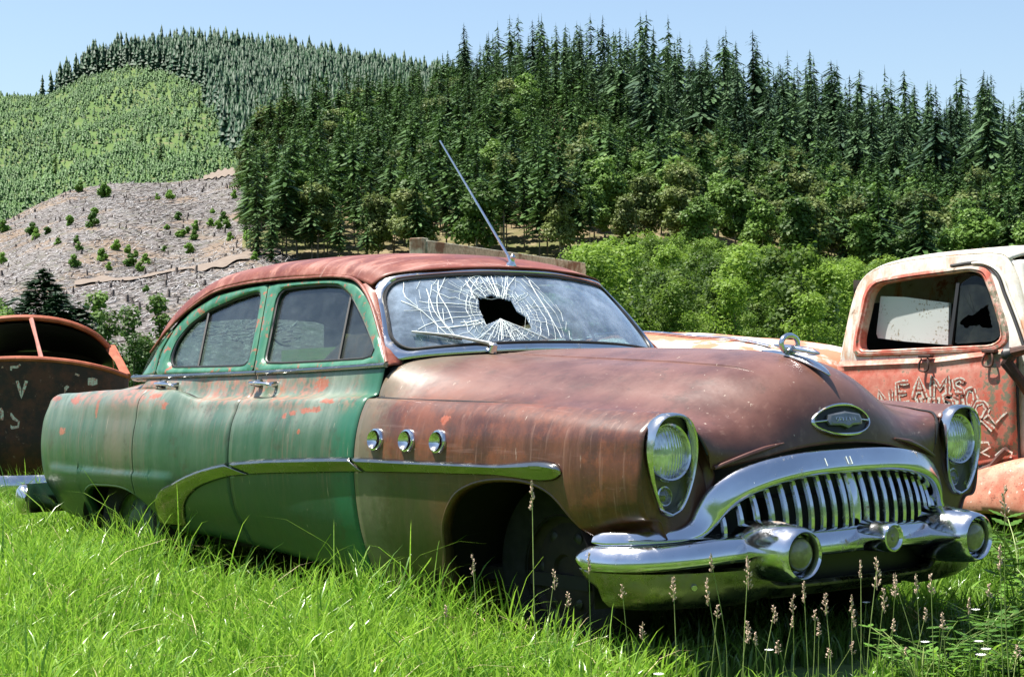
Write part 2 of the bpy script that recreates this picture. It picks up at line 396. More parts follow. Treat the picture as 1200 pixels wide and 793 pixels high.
# tail: rear closing face + trunk
cols = column(-4.175, 40, flange=False)
rf = []
for k in np.linspace(0, 1, 14):
    rf.append([(-4.175-.02*math.sin(k*math.pi/2)-.0*k, y*(1-k), z+(.0 if abs(y) > .7 else .0)) for (x, y, z) in cols[6:]])
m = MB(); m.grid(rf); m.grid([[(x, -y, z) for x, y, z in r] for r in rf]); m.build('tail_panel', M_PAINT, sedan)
tg = []
for x, zc, ze in [(-4.17, .90, .885), (-4.12, .955, .945), (-3.95, 1.0, .978), (-3.7, 1.035, 1.0), (-3.45, 1.065, 1.028), (-3.25, 1.085, 1.052)]:
    tg.append([(x, -.655, ze), (x, -.5, ze+.4*(zc-ze)), (x, -.25, zc-.006), (x, 0, zc), (x, .25, zc-.006), (x, .5, ze+.4*(zc-ze)), (x, .655, ze)])
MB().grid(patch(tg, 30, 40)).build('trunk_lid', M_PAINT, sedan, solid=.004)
MB().grid([[(-3.26, y, 1.07), (-3.05, y, 1.085), (-2.6, y, 1.09)] for y in np.linspace(-.79, .79, 8)]).build('parcel_shelf', M_DARK, sedan)
# tail light hidden on the end of the fender
for s in (1, -1):
    MB().lathe([(.001, .03), (.03, .028), (.045, .015), (.05, 0), (.05, -.05)], (-4.168, s*.79, .80), (-1, 0, 0), 20, scale=(.8, 1.6)).build('tail_light', simple('red_lamp_lens', (.25, .01, .01), .2) if s == 1 else bpy.data.materials['red_lamp_lens'], sedan)

# ---- hood
hg = [[(-.72, 0, 1.172), (-.728, .14, 1.169), (-.75, .28, 1.156), (-.79, .46, 1.148), (-.835, .62, 1.135), (-.868, .73, 1.112), (-.885, .80, 1.068), (-.886, .832, 1.015), (-.886, .845, .974)],
      [(-.58, 0, 1.172), (-.585, .14, 1.168), (-.595, .28, 1.146), (-.61, .45, 1.132), (-.63, .60, 1.105), (-.64, .70, 1.068), (-.65, .765, 1.022), (-.65, .81, .985), (-.65, .845, .966)],
      [(-.3, 0, 1.170), (-.3, .14, 1.160), (-.3, .275, 1.131), (-.3, .43, 1.108), (-.3, .57, 1.066), (-.3, .67, 1.02), (-.3, .745, .983), (-.3, .80, .966), (-.3, .84, .9605)],
      [(0, 0, 1.163), (0, .14, 1.150), (0, .27, 1.117), (0, .40, 1.090), (0, .53, 1.042), (0, .63, .995), (0, .71, .965), (0, .77, .953), (0, .82, .952)],
      [(.35, 0, 1.148), (.35, .13, 1.134), (.35, .26, 1.098), (.35, .36, 1.066), (.35, .47, 1.015), (.35, .56, .970), (.35, .64, .941), (.35, .71, .930), (.35, .77, .932)],
      [(.58, 0, 1.122), (.58, .12, 1.108), (.58, .235, 1.074), (.58, .32, 1.040), (.58, .41, .988), (.58, .49, .945), (.585, .57, .914), (.59, .64, .903), (.60, .712, .906)],
      [(.72, 0, 1.080), (.72, .11, 1.069), (.715, .21, 1.040), (.71, .29, 1.003), (.705, .375, .955), (.70, .45, .920), (.70, .53, .895), (.71, .60, .887), (.72, .685, .893)],
      [(.815, 0, 1.02), (.813, .10, 1.013), (.808, .19, .990), (.80, .27, .955), (.79, .355, .915), (.78, .43, .888), (.775, .51, .868), (.775, .58, .860), (.78, .648, .862)],
      [(.865, 0, .945), (.863, .10, .940), (.858, .19, .922), (.85, .27, .896), (.838, .355, .865), (.828, .43, .845), (.815, .50, .830), (.807, .565, .822), (.80, .625, .822)],
      [(.888, 0, .865), (.886, .10, .862), (.881, .19, .850), (.873, .27, .833), (.862, .355, .812), (.85, .43, .797), (.835, .50, .785), (.822, .56, .778), (.81, .607, .778)],
      [(.900, 0, .806), (.898, .10, .804), (.892, .19, .798), (.883, .27, .788), (.87, .355, .772), (.856, .43, .757), (.838, .50, .744), (.82, .555, .735), (.805, .597, .732)]]
def nx(x): return x-.058*min(1, max(0, (x-.60)/.24))
hg = [[(nx(x), y, z) for x, y, z in r] for r in hg]
full = [[(x, -y, z) for x, y, z in r[::-1]]+[(x, y, z) for x, y, z in r[1:]] for r in hg]
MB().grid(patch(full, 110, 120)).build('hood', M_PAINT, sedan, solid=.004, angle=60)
for s in (-1, 1):
    P = cr([(r[8][0], s*(r[8][1]+.006), r[8][2]+.005) for r in hg[:10]], 90)
    MB().tube(P, np.interp(P[:, 0], [-.9, -.86, -.2, .1, .5, .66, .74, .78], [.002, .0055, .0045, .001, .001, .0045, .005, .003]), 6).build('hood_seam', M_BLACK, sedan)
    P = cr([(r[2][0], s*r[2][1], r[2][2]) for r in hg[:7]], 60)
    MB().tube(P+np.array([0, 0, -.001]), np.interp(np.linspace(0, 1, 60), [0, .1, .85, 1], [.005, .008, .008, .002]), 8).build('hood_crease', M_PAINT, sedan)
# lip pressings above the grille (thin raised edges)
for s in (-1, 1):
    P = cr([(.872, s*.30, .815), (.868, s*.38, .800), (.855, s*.46, .780), (.838, s*.53, .758), (.82, s*.59, .738)], 24)
    MB().tube(P+np.array([.008-.058, 0, 0]), np.interp(np.linspace(0, 1, 24), [0, .3, 1], [.003, .010, .007]), 8).build('hood_lip', M_PAINT, sedan)
def ringpanel(outer, inner, n=110):
    """frame between two closed outlines in (x, z)"""
    o = np.array(outer); i = np.array(inner); c = i.mean(0)
    def byang(P):
        P = np.vstack([P, P[:1]]); d = np.concatenate([[0], np.cumsum(np.linalg.norm(np.diff(P, axis=0), axis=1))]); s = np.linspace(0, d[-1], 900)
        Q = np.stack([np.interp(s, d, P[:, 0]), np.interp(s, d, P[:, 1])], 1); a = np.arctan2(Q[:, 1]-c[1], Q[:, 0]-c[0])
        out = []
        for t in np.linspace(-math.pi, math.pi, n, endpoint=False):
            k = np.argmin(np.abs((a-t+math.pi) % (2*math.pi)-math.pi)); out.append(Q[k])
        return np.array(out)
    return byang(o), byang(i)
BZ = [(0, .928), (.040, .923), (.074, .903), (.096, .868), (.106, .825), (.107, .780), (.100, .730), (.086, .680), (.066, .632), (.040, .596), (0, .579)]
bz = cr(BZ, 30); bz = np.vstack([bz, (bz[1:-1]*[-1, 1])[::-1]])
# ---- fender nose: cap between fender end section and headlight
for mir in (False, True):
    S = section(.74); za = .50
    outer = [(y, z) for y, z in S if z >= za]
    inner = cr([(.68, .876), (.665, .84), (.64, .78), (.60, .70), (.585, .60), (.60, .50)], 26)
    bot = [(y, .50) for y in np.linspace(.61, outer[0][0]-.01, 10)]
    loop = outer+[tuple(p) for p in inner]+bot
    loop = np.array(loop); LA, LB = ringpanel([(y, z) for y, z in loop], [(.775+y*.97, .77+(z-.77)*.97) for y, z in bz], 90)
    rings = []
    for k in np.linspace(0, 1, 12):
        r = 1-k*.55
        rings.append([(.728+.006*k, -y, z) for y, z in LA*(1-k)+LB*k])
    MB().grid(rings, cv=True).build('fender_nose', M_PAINT, sedan, mirror=mir, solid=.003)
    # filler panel between nose and grille surround
    g = [[(.70, -.62, .88), (.735, -.60, .80), (.752, -.585, .735)], [(.69, -.60, .78), (.725, -.585, .74), (.742, -.56, .70)], [(.68, -.64, .62), (.71, -.63, .62), (.73, -.60, .62)], [(.66, -.70, .48), (.70, -.68, .48), (.72, -.66, .48)]]
    MB().grid(patch(g, 14, 10)).build('grille_filler_panel', M_PAINT, sedan, mirror=mir, solid=.003)
# ---- headlights
def bezel_ring(x_at, sc, yc=-.775, zc=.77):
    return [(x_at-.030+.024*((zc+(z-zc)*sc)-.6)/.33, yc+y*sc, zc+(z-zc)*sc) for y, z in bz]
for mir in (False, True):
    hl = empty('headlight', parent=sedan)
    rings = [bezel_ring(.735, .99), bezel_ring(.750, 1.025), bezel_ring(.768, 1.02), bezel_ring(.784, .995), bezel_ring(.790, .965), bezel_ring(.787, .94), bezel_ring(.774, .92), bezel_ring(.752, .905), bezel_ring(.732, .895)]
    MB().grid(rings, cv=True).build('bezel', M_CHROME2, hl, mirror=mir)
    rr = [bezel_ring(.735, s_) for s_ in (.91, .6, .3, .02)]
    MB().grid(rr, cv=True).build('lamp_plate', simple('lamp_plate_grey', (.16, .15, .12), .45, .3) if not mir else bpy.data.materials['lamp_plate_grey'], hl, mirror=mir)
    ax = (1, 0, .07)
    MB().lathe([(.100, -.02), (.101, .012), (.096, .022), (.090, .018), (.087, 0)], (.727, -.775, .797), ax, 40).build('retaining_ring', M_CHROME2, hl, mirror=mir)
    MB().lathe([(.088, .006), (.078, .014), (.06, .022), (.04, .028), (.02, .031), (.0005, .032)], (.724, -.775, .797), ax, 40).build('lens', M_LENS, hl, mirror=mir)
    MB().lathe([(.034, -.01), (.034, .012), (.029, .014), (.027, .006)], (.706, -.775, .648), ax, 24).build('lamp_ring', M_CHROME2, hl, mirror=mir)
    MB().lathe([(.028, .006), (.018, .014), (.0005, .018)], (.706, -.775, .648), ax, 24).build('parking_lens', M_LENS2, hl, mirror=mir)
# ---- grille surround (thick chrome arch that runs out into wings on the bumper)
arch = [(.885, 0, .748), (.879, .18, .744), (.862, .32, .731), (.833, .44, .706), (.796, .53, .668), (.768, .585, .622), (.752, .618, .575), (.748, .655, .535), (.742, .72, .513), (.705, .81, .507), (.640, .88, .505), (.56, .925, .503), (.535, .933, .502)]
hw = [.043, .043, .044, .047, .050, .050, .045, .036, .026, .024, .024, .022, .013]
half = cr([(*a, h) for a, h in zip(arch, hw)], 70)
path = np.vstack([(half*[1, -1, 1, 1])[::-1], half[1:]])
T = np.gradient(path[:, :3], axis=0); T /= np.linalg.norm(T, axis=1)[:, None]
G2 = []
for p, t in zip(path, T):
    an_ = np.interp(abs(p[1]), [0, .5, .62, .72, .82, .95], [0, .10, .20, .40, .85, 1.35]); o = np.array([math.cos(an_), math.copysign(math.sin(an_), p[1]), 0])
    o = o-t*(o@t); o /= np.linalg.norm(o); a = np.cross(t, o)
    h = p[3]
    a = a if a[2] > -.05 else -a
    G2.append([p[:3]+a*h*u+o*max(h, .022)*w for u, w in [(-.9, -.3), (-1.0, .2), (-.95, .6), (-.78, .85), (-.55, .92), (-.3, .86), (0, .72), (.35, .54), (.7, .34), (.92, .16), (1.0, -.1), (.8, -.4), (0, -.5), (-.6, -.45)]])
gr = empty('grille', parent=sedan)
MB().grid(G2, cv=True, capu=True).build('surround', M_CHROME, gr)
yt = 0.0
def arch_at(y):
    y = abs(y); return np.interp(y, half[:, 1], half[:, 0]), np.interp(y, half[:, 1], half[:, 2])
for i in range(-10, 11):
    y = i*.0560; ax_, az = arch_at(y)
    top = az-.015 if abs(y) < .5 else az-.01
    bot = .47; w = .025 if i == 0 else .0125
    x0 = ax_-.050; G3 = []
    for k in np.linspace(0, 1, 12):
        z = bot+(top-bot)*k; bul = .055*math.sin(math.pi*(.30+.68*k))
        G3.append([(x0+bul-.016, y-w*.6, z), (x0+bul-.006, y-w, z), (x0+bul+.006, y-w*.75, z), (x0+bul+.012, y, z), (x0+bul+.006, y+w*.75, z), (x0+bul-.006, y+w, z), (x0+bul-.016, y+w*.6, z)])
    MB().grid(G3, cv=True, capu=True).build('grille_tooth', M_CHROME, gr)
MB().grid([[(arch_at(y)[0]-.17, y, z) for z in (.30, .5, .82)] for y in np.linspace(-.66, .66, 14)]).build('grille_backing', M_BLACK, gr)
# ---- front bumper
bp_ = empty('front_bumper', parent=sedan)
plan = [(.925, 0), (.920, .2), (.885, .45), (.845, .65), (.800, .78), (.735, .875), (.650, .932), (.56, .960), (.47, .965)]
hp = cr(plan, 50); hp = np.vstack([(hp*[1, -1])[::-1], hp[1:]])
def sweep(prof_at, path2, close_ends=True):
    t = np.gradient(path2, axis=0); t /= np.linalg.norm(t, axis=1)[:, None]
    nn = np.stack([t[:, 1], -t[:, 0]], 1); nn *= np.where((nn*(path2-np.array([.0, 0]))).sum(1) < 0, -1, 1)[:, None]
    out = []
    for i, (p, n_) in enumerate(zip(path2, nn)):
        out.append([(p[0]+n_[0]*o, p[1]+n_[1]*o, z) for o, z in prof_at(p[1], i/(len(path2)-1))])
    return out
def blade(y, t):
    e = min(1, min(t, 1-t)/.035); e = math.sqrt(max(e, .02)); zc = np.interp(abs(y), [0, .6, .93], [.474, .464, .440])
    pr = [(-.05, -.032), (-.015, -.040), (.014, -.042), (.025, -.036), (.031, -.024), (.031, -.010), (.026, .006), (.017, .022), (.006, .036), (-.012, .043), (-.04, .042), (-.06, .036)]
    return [(o*e if o > 0 else o, zc+z*e) for o, z in pr]
MB().grid(sweep(blade, hp), cv=True, capu=True).build('bumper_blade', M_CHROME, bp_)
def pan(y, t):
    e = min(1, min(t, 1-t)/.05); e = math.sqrt(max(e, .02)); a = min(1, max(0, (abs(y)-.40)/.12)); a = a*a*(3-2*a)
    # right hand side has a wider gap, as in the photograph
    top = .338+(.062)*a; dz_ = -.018*a
    return [(-.06, top-.004), (-.018, top), (-.006, top-.008), (-.010, top-.03*(.5+a)), (-.028, .318+dz_), (-.065, .292+dz_), (-.12, .280+dz_)] if e >= .999 else \
           [(-.06, top-.004), (-.018, top), (-.006-(1-e)*.02, top-.008), (-.012-(1-e)*.05, top-.04), (-.034-(1-e)*.08, .325+.03*(1-e)), (-.075-(1-e)*.1, .298+.06*(1-e)), (-.13-(1-e)*.1, .285+.08*(1-e))]
MB().grid(sweep(pan, hp)).build('bumper_pan', M_PAN, bp_, solid=.004)
MB().grid(sweep(lambda y, t: [(-.075, .42), (-.078, .34), (-.09, .30)], hp[12:-12])).build('recess_plate', M_BLACK, bp_)
MB().grid(sweep(lambda y, t: [(-.02, .505), (-.12, .508), (-.25, .505)], hp[10:-10])).build('splash_apron', M_CHROME2, bp_)
for s in (-1, 1):
    fl = empty('fog_lamp', parent=bp_)
    MB().lathe([(.05, -.275), (.085, -.265), (.097, -.245), (.102, -.19), (.102, -.12), (.098, -.05), (.091, -.005), (.084, .014), (.079, .018), (.074, .012), (.070, -.005), (.066, -.03), (.060, -.035), (.0005, -.036)], (1.05, s*.468, .453), (1, s*.03, -.03), 48).build('housing', M_CHROME, fl)
    MB().lathe([(.056, -.03), (.057, -.008), (.050, .004), (.036, .013), (.018, .018), (.0005, .020)], (1.05, s*.468, .453), (1, s*.03, -.03), 36).build('lens', M_FOG, fl)
    MB().lathe([(.0005, .006), (.010, .005), (.013, 0), (.013, -.02)], (.812, s*.735, .345), (.8, s*.5, -.2), 14).build('bumper_bolt', M_CHROME2, bp_)
cb = empty('badge_boss', parent=bp_)
MB().lathe([(.056, -.12), (.053, -.03), (.052, .0), (.050, .008), (.044, .010), (.040, .004), (.036, 0)], (1.05, 0, .482), (1, 0, 0), 32).build('ring', M_CHROME, cb)
MB().lathe([(.038, .0), (.030, .003), (.014, .004), (.010, .010), (.0005, .012)], (1.05, 0, .482), (1, 0, 0), 28).build('centre', M_FOG, cb)
# rear bumper
rb = cr([(-4.10, .97), (-4.18, .965), (-4.24, .93), (-4.28, .82), (-4.30, .5), (-4.31, 0)], 30); rb = np.vstack([rb, (rb*[1, -1])[::-1][1:]])
def rblade(y, t):
    e = min(1, min(t, 1-t)/.03); e = math.sqrt(max(e, .03))
    return [(o*e, .43+z*e) for o, z in [(-.03, -.09), (.0, -.085), (.02, -.05), (.028, 0), (.02, .045), (.0, .07), (-.03, .07)]]
tt = np.gradient(rb, axis=0); tt /= np.linalg.norm(tt, axis=1)[:, None]; nn = np.stack([tt[:, 1], -tt[:, 0]], 1)
nn *= np.where((nn*(rb-np.array([-3.9, 0]))).sum(1) < 0, -1, 1)[:, None]
MB().grid([[(p[0]+n_[0]*o, p[1]+n_[1]*o, z) for o, z in rblade(p[1], i/(len(rb)-1))] for i, (p, n_) in enumerate(zip(rb, nn))], cv=True, capu=True).build('rear_bumper', M_CHROME2, sedan)
# ---- emblem on the nose
em = empty('hood_emblem', parent=sedan)
th = np.linspace(0, 2*math.pi, 60, endpoint=False)
def ell(ax_, az_, p=.9): return np.stack([0*th+.0, ax_*np.sign(np.cos(th))*np.abs(np.cos(th))**p, az_*np.sign(np.sin(th))*np.abs(np.sin(th))**p*(1-.25*np.abs(np.cos(th))**2)], 1)
tilt = np.array([[math.cos(R(16)), 0, math.sin(R(16))], [0, 1, 0], [-math.sin(R(16)), 0, math.cos(R(16))]])
def emb(P): 
    P = np.array(P, float); P = P.copy(); P[:, 0] -= .95*P[:, 1]**2
    Q = P@np.array([[math.cos(R(18)), 0, -math.sin(R(18))], [0, 1, 0], [math.sin(R(18)), 0, math.cos(R(18))]]).T
    return Q+np.array([.840, 0, .890])
E1 = ell(.150, .056)
rings = []
for k in range(8):
    a = 2*math.pi*k/8; c_ = E1*(1+.0); n2 = c_/np.linalg.norm(c_, axis=1)[:, None]
    rings.append(emb(c_+n2*.007*math.cos(a)+np.array([.009*math.sin(a)+.002, 0, 0])))
MB().grid(np.stack(rings, 1), cu=True, cv=True).build('rim', M_CHROME, em)
MB().grid(np.stack([emb(E1*k+np.array([-.002, 0, 0])) for k in (1, .6, .2, .01)], 0), cv=True).build('back_plate', M_BLACK, em)
sh = [(-.085, .020), (-.05, .024), (0, .030), (.05, .024), (.085, .020), (.092, 0), (.085, -.018), (.03, -.022), (0, -.034), (-.03, -.022), (-.085, -.018), (-.092, 0)]
a_ = emb([(.010, y, z) for y, z in sh]); b_ = emb([(.000, y, z) for y, z in sh]); c_ = emb([(.013, y*.86, z*.74) for y, z in sh])
MB().grid([b_, a_, c_], cv=True, capu=True).build('shield', simple('emblem_shield', (.20, .21, .22), .3, .6), em)
m = MB()
for sx in (-1, 1): m.tube(emb([(.006, sx*.145, 0), (.006, sx*.09, 0)]), .003, 6)
# raised letters, seven capitals across the shield
L_ = {'S': [(1, 1), (0, 1), (0, .5), (1, .5), (1, 0), (0, 0)], 'P': [(0, 0), (0, 1), (1, 1), (1, .5), (0, .5)], 'E': [(1, 1), (0, 1), (0, 0), (1, 0)], 'C': [(1, 1), (0, 1), (0, 0), (1, 0)], 'I': [(.5, 0), (.5, 1)], 'A': [(0, 0), (.5, 1), (1, 0)], 'L': [(0, 1), (0, 0), (1, 0)]}
for i, ch in enumerate('SPECIAL'):
    y0 = -.056+i*.0165
    m.tube(emb([(.0145, y0+.009*u, -.006+.012*v) for u, v in L_[ch]]), .0011, 4)
    if ch == 'E': m.tube(emb([(.0145, y0, 0), (.0145, y0+.008, 0)]), .0011, 4)
    if ch == 'A': m.tube(emb([(.0145, y0+.002, -.002), (.0145, y0+.007, -.002)]), .0011, 4)
m.build('lettering', M_CHROME, em)
# letters left on the grille surround
m = MB()
for y0, ch in [(-.475, 'L'), (-.18, 'I'), (-.065, 'U')]:
    st = {'L': L_['L'], 'I': L_['I'], 'U': [(0, 1), (0, 0), (1, 0), (1, 1)]}[ch]
    for (u, v) in [0] and []: pass
    xx, zz = arch_at(y0)
    m.tube([(xx+.034-.5*(.026*v-.010)-.01*abs(y0), y0+.020*u-.01, zz-.010+.026*v) for u, v in st], .0022, 4)
m.build('surround_letters', M_CRACK, gr)
# ---- hood ornament
ho = empty('hood_ornament', parent=sedan)
base = [[(x, y*w, z+.006*(1-abs(y))) for y in (-1, -.6, 0, .6, 1)] for x, w, z in [(.44, .004, 1.140), (.50, .016, 1.137), (.58, .030, 1.126), (.66, .034, 1.107), (.715, .028, 1.084), (.755, .014, 1.062), (.772, .003, 1.048)]]
MB().grid(patch(base, 24, 9)).build('base', M_CHROME, ho, solid=.006)
th2 = np.linspace(0, 2*math.pi, 32, endpoint=False)
MB().tube([(.58, .045*math.cos(a), 1.168+.032*math.sin(a)) for a in th2], .010, 8, closed=True, squash=1).build('ring', M_CHROME, ho)
MB().lathe([(.003, -.10), (.010, -.06), (.014, 0), (.015, .06), (.012, .10), (.005, .125), (.0005, .13)], (.60, 0, 1.150), (1, 0, -.16), 20).build('bomb', M_CHROME, ho)
# ---- portholes
for mir in (False, True):
    for x in (-.741, -.530, -.330):
        y = yside(x, .815); po = empty('porthole', parent=sedan)
        MB().lathe([(.047, -.006), (.047, .006), (.043, .014), (.037, .015), (.034, .010)], (x, -y-.001, .815), (0, -1, .10), 32).build('ring', M_CHROME, po, mirror=mir)
        MB().lathe([(.035, .011), (.030, .002), (.022, -.006), (.012, -.010), (.0005, -.011)], (x, -y-.013, .815), (0, -1, .1), 24).build('centre', M_CHROME2, po, mirror=mir)
# ---- sweepspear
up_ = cr([(-2.705, .345), (-2.690, .40), (-2.650, .465), (-2.555, .530), (-2.44, .575), (-2.321, .612), (-2.117, .658), (-1.922, .687), (-1.66, .710), (-1.31, .727), (-.9, .741), (-.5, .741), (0, .741), (.36, .743), (.372, .728)], 160)
lo_ = cr([(-2.455, .345), (-2.440, .40), (-2.395, .460), (-2.32, .515), (-2.22, .560), (-2.10, .592), (-1.92, .625), (-1.70, .645), (-1.5, .657), (-1.31, .665), (-.9, .683), (-.5, .694), (0, .703), (.36, .709), (.372, .724)], 160)
def spear_rows(a, b):
    i = [k for k in range(160) if a <= up_[k][0] <= b]; i = i if len(i) > 2 else []
    rows = []
    for k in i:
        r = []
        for v, o in [(0, .001), (.05, .014), (.12, .022), (.20, .025), (.27, .026), (.5, .021), (.75, .014), (.92, .010), (1, .001)]:
            x = up_[k][0]*(1-v)+lo_[k][0]*v; z = up_[k][1]*(1-v)+lo_[k][1]*v
            w = min(1, np.linalg.norm(up_[k]-lo_[k])/.05)
            r.append((x, -(yside(min(x, .72), z)+.003+o*w), z))
        rows.append(r)
    return rows
for mir in (False, True):
    for a, b in ((-2.7, XB-.004), (XB+.004, XF-.003), (XF+.003, .4)):
        MB().grid(spear_rows(a, b)).build('side_trim', M_STEEL, sedan, mirror=mir, solid=.003, angle=30)
    # belt moulding
    xs = np.linspace(-3.12, -.90, 60)
    for a, b in ((-3.14, XB-.004), (XB+.004, -.885)):
        P = [(x, -.808, I(x, BELT_T)+.004) for x in np.linspace(a, b, 40)]
        MB().tube(P, .014, 10, squash=.8).build('belt_moulding', M_STEEL, sedan, mirror=mir)
    # door handles
    for x in (-2.70, -1.79):
        dh = empty('door_handle', parent=sedan)
        yb = -.835
        MB().tube(cr([(x-.105, yb-.006, 1.040), (x-.085, yb-.030, 1.043), (x-.03, yb-.044, 1.043), (x+.05, yb-.044, 1.040), (x+.085, yb-.034, 1.036), (x+.10, yb-.030, 1.030)], 20), [.012]*17+[.011, .009, .005], 10, squash=.7).build('grip', M_CHROME, dh, mirror=mir)
        m = MB(); m.lathe([(.020, -.01), (.018, .01), (.012, .03), (.010, .04)], (x-.07, yb+.006, 1.041), (0, -1, 0), 16)
        m.lathe([(.014, -.02), (.012, .01), (.008, .035)], (x+.065, yb+.002, 1.036), (0, -1, 0), 14); m.build('mount', M_CHROME2, dh, mirror=mir)
# ---- greenhouse
KY = .43
def gy(z, off=0.0): return .80-KY*(z-1.08)+off
def rnd(pts, r=.02, k=4):
    """round corners of closed polygon"""
    P = np.array(pts, float); n = len(P); out = []
    for i in range(n):
        a, b, c = P[i-1], P[i], P[(i+1) % n]
        u = (a-b)/np.linalg.norm(a-b); v = (c-b)/np.linalg.norm(c-b); rr = min(r, np.linalg.norm(a-b)*.45, np.linalg.norm(c-b)*.45)
        for t in np.linspace(0, 1, k): out.append((1-t)**2*(b+u*rr)+2*t*(1-t)*b+t*t*(b+v*rr))
    return out
RW_IN = rnd([(-2.795, 1.121), (-2.842, 1.165), (-2.842, 1.255), (-2.763, 1.335), (-2.616, 1.401), (-2.401, 1.447), (-2.225, 1.472), (-2.165, 1.462), (-2.105, 1.315), (-2.052, 1.138), (-2.087, 1.120), (-2.443, 1.119)], .03)
RW_OUT = [(-2.925, 1.088), (-2.945, 1.212), (-2.900, 1.317), (-2.791, 1.404), (-2.585, 1.472), (-2.316, 1.497), (-2.13, 1.504), (-1.975, 1.089)]
FW_IN = rnd([(-1.915, 1.130), (-1.946, 1.232), (-2.012, 1.431), (-1.995, 1.472), (-1.880, 1.480), (-1.627, 1.480), (-1.503, 1.470), (-1.384, 1.423), (-1.210, 1.306), (-1.050, 1.183), (-1.038, 1.155), (-1.085, 1.138), (-1.400, 1.131), (-1.747, 1.127)], .03)
FW_OUT = [(-1.965, 1.089), (-2.122, 1.504), (-1.786, 1.505), (-1.497, 1.495), (-1.358, 1.469), (-1.243, 1.410), (-1.070, 1.265), (-.915, 1.112)]
for mir in (False, True):
    for nm, o, i, div in (('rear_window_frame', RW_OUT, RW_IN, [(-2.635, 1.395), (-2.536, 1.122)]), ('front_window_frame', FW_OUT, FW_IN, [(-1.395, 1.43), (-1.309, 1.136)])):
        A, B = ringpanel(o, i)
        rows = [[(x, -gy(z, -.03), z) for x, z in A], [(x, -gy(z, .0), z) for x, z in A], [(x, -gy(z, .007), z) for x, z in A*.75+B*.25], [(x, -gy(z, .007), z) for x, z in A*.35+B*.65], [(x, -gy(z, -.002), z) for x, z in A*.06+B*.94], [(x, -gy(z, -.035), z) for x, z in B]]
        wf = MB().grid(rows, cv=True).build(nm, M_FRAME, sedan, mirror=mir, angle=50)
        MB().tube([(x, -gy(z, -.012), z) for x, z in (B-B.mean(0))*.985+B.mean(0)], .007, 6, closed=True).build('gasket', M_BLACK, wf, mirror=mir)
        MB().tube([(div[0][0], -gy(div[0][1], -.016), div[0][1]), (div[1][0], -gy(div[1][1], -.016), div[1][1])], .008, 6).build('divider_bar', M_BLACK, wf, mirror=mir)
        gp = [(x, -gy(z, -.022), z) for x, z in (B-B.mean(0))*1.01+B.mean(0)]
        MB().poly(gp, (0, .004, 0)).build('side_glass', M_GLASS, wf, smooth=False, mirror=mir)
    # roof drip rail
    dr = cr([(-3.04, 1.20), (-2.963, 1.300), (-2.861, 1.378), (-2.639, 1.480), (-2.373, 1.513), (-2.102, 1.520), (-1.797, 1.518), (-1.504, 1.508), (-1.365, 1.487), (-1.24, 1.425), (-1.0, 1.222), (-.90, 1.122)], 90)
    MB().tube([(x, -gy(z, .012), z) for x, z in dr], .009, 8, squash=.8).build('drip_rail', M_ROOF, sedan, mirror=mir)
    # A pillar skin
    A_ = cr([(-1.30, 1.462), (-1.2, 1.395), (-1.0, 1.215), (-.885, 1.105)], 30); B_ = cr([(-1.250, 1.470), (-1.17, 1.395), (-1.01, 1.235), (-.875, 1.112)], 30)
    MB().grid([[(a[0], -gy(a[1], .012), a[1]), (a[0]*.6+b[0]*.4, -gy(a[1], .010), a[1]*.6+b[1]*.4), (b[0], -gy(b[1], -.012), b[1]), (b[0]-.01, -gy(b[1], -.06), b[1])] for a, b in zip(A_, B_)]).build('windshield_pillar', M_ROOF, sedan, mirror=mir, solid=.004)
    # C pillar sail
    q = [[(-2.93, -gy(1.09, .0), 1.085), (-3.03, -gy(1.09, -.01), 1.08), (-3.14, -.765, 1.075), (-3.20, -.72, 1.075)],
         [(-2.955, -gy(1.2, .0), 1.20), (-3.0, -gy(1.2, .0), 1.20), (-3.06, -.715, 1.20), (-3.10, -.69, 1.20)],
         [(-2.91, -gy(1.31, .0), 1.31), (-2.94, -gy(1.31, .0), 1.31), (-2.985, -.675, 1.31), (-3.02, -.65, 1.31)]]
    MB().grid(patch(q, 12, 10)).build('rear_pillar', M_FRAME, sedan, mirror=mir, solid=.004)
    MB().tube(cr([(-3.11, -.806, 1.082), (-3.17, -.79, 1.076), (-3.24, -.745, 1.070), (-3.32, -.66, 1.068), (-3.42, -.40, 1.075), (-3.45, 0, 1.08)], 30), .013, 8).build('rear_window_trim', M_STEEL, sedan, mirror=mir)
# rear glass
rgl = []
for (x0, z0, x1, z1, y0, y1) in [(-3.18, 1.08, -3.02, 1.30, .745, .665), (-3.26, 1.075, -3.06, 1.33, .70, .62), (-3.38, 1.078, -3.13, 1.37, .50, .46), (-3.43, 1.082, -3.18, 1.40, .25, .24), (-3.45, 1.085, -3.19, 1.405, 0, 0)]:
    rgl.append([(x0, -y0, z0), ((x0+x1)/2-.02, -(y0+y1)/2-.004, (z0+z1)/2+.01), (x1, -y1, z1)])
rg = patch(rgl, 20, 12); rg = np.concatenate([rg, (rg*[1, -1, 1])[::-1][1:]])
MB().grid(rg).build('rear_glass', M_GLASS, sedan, solid=.004)
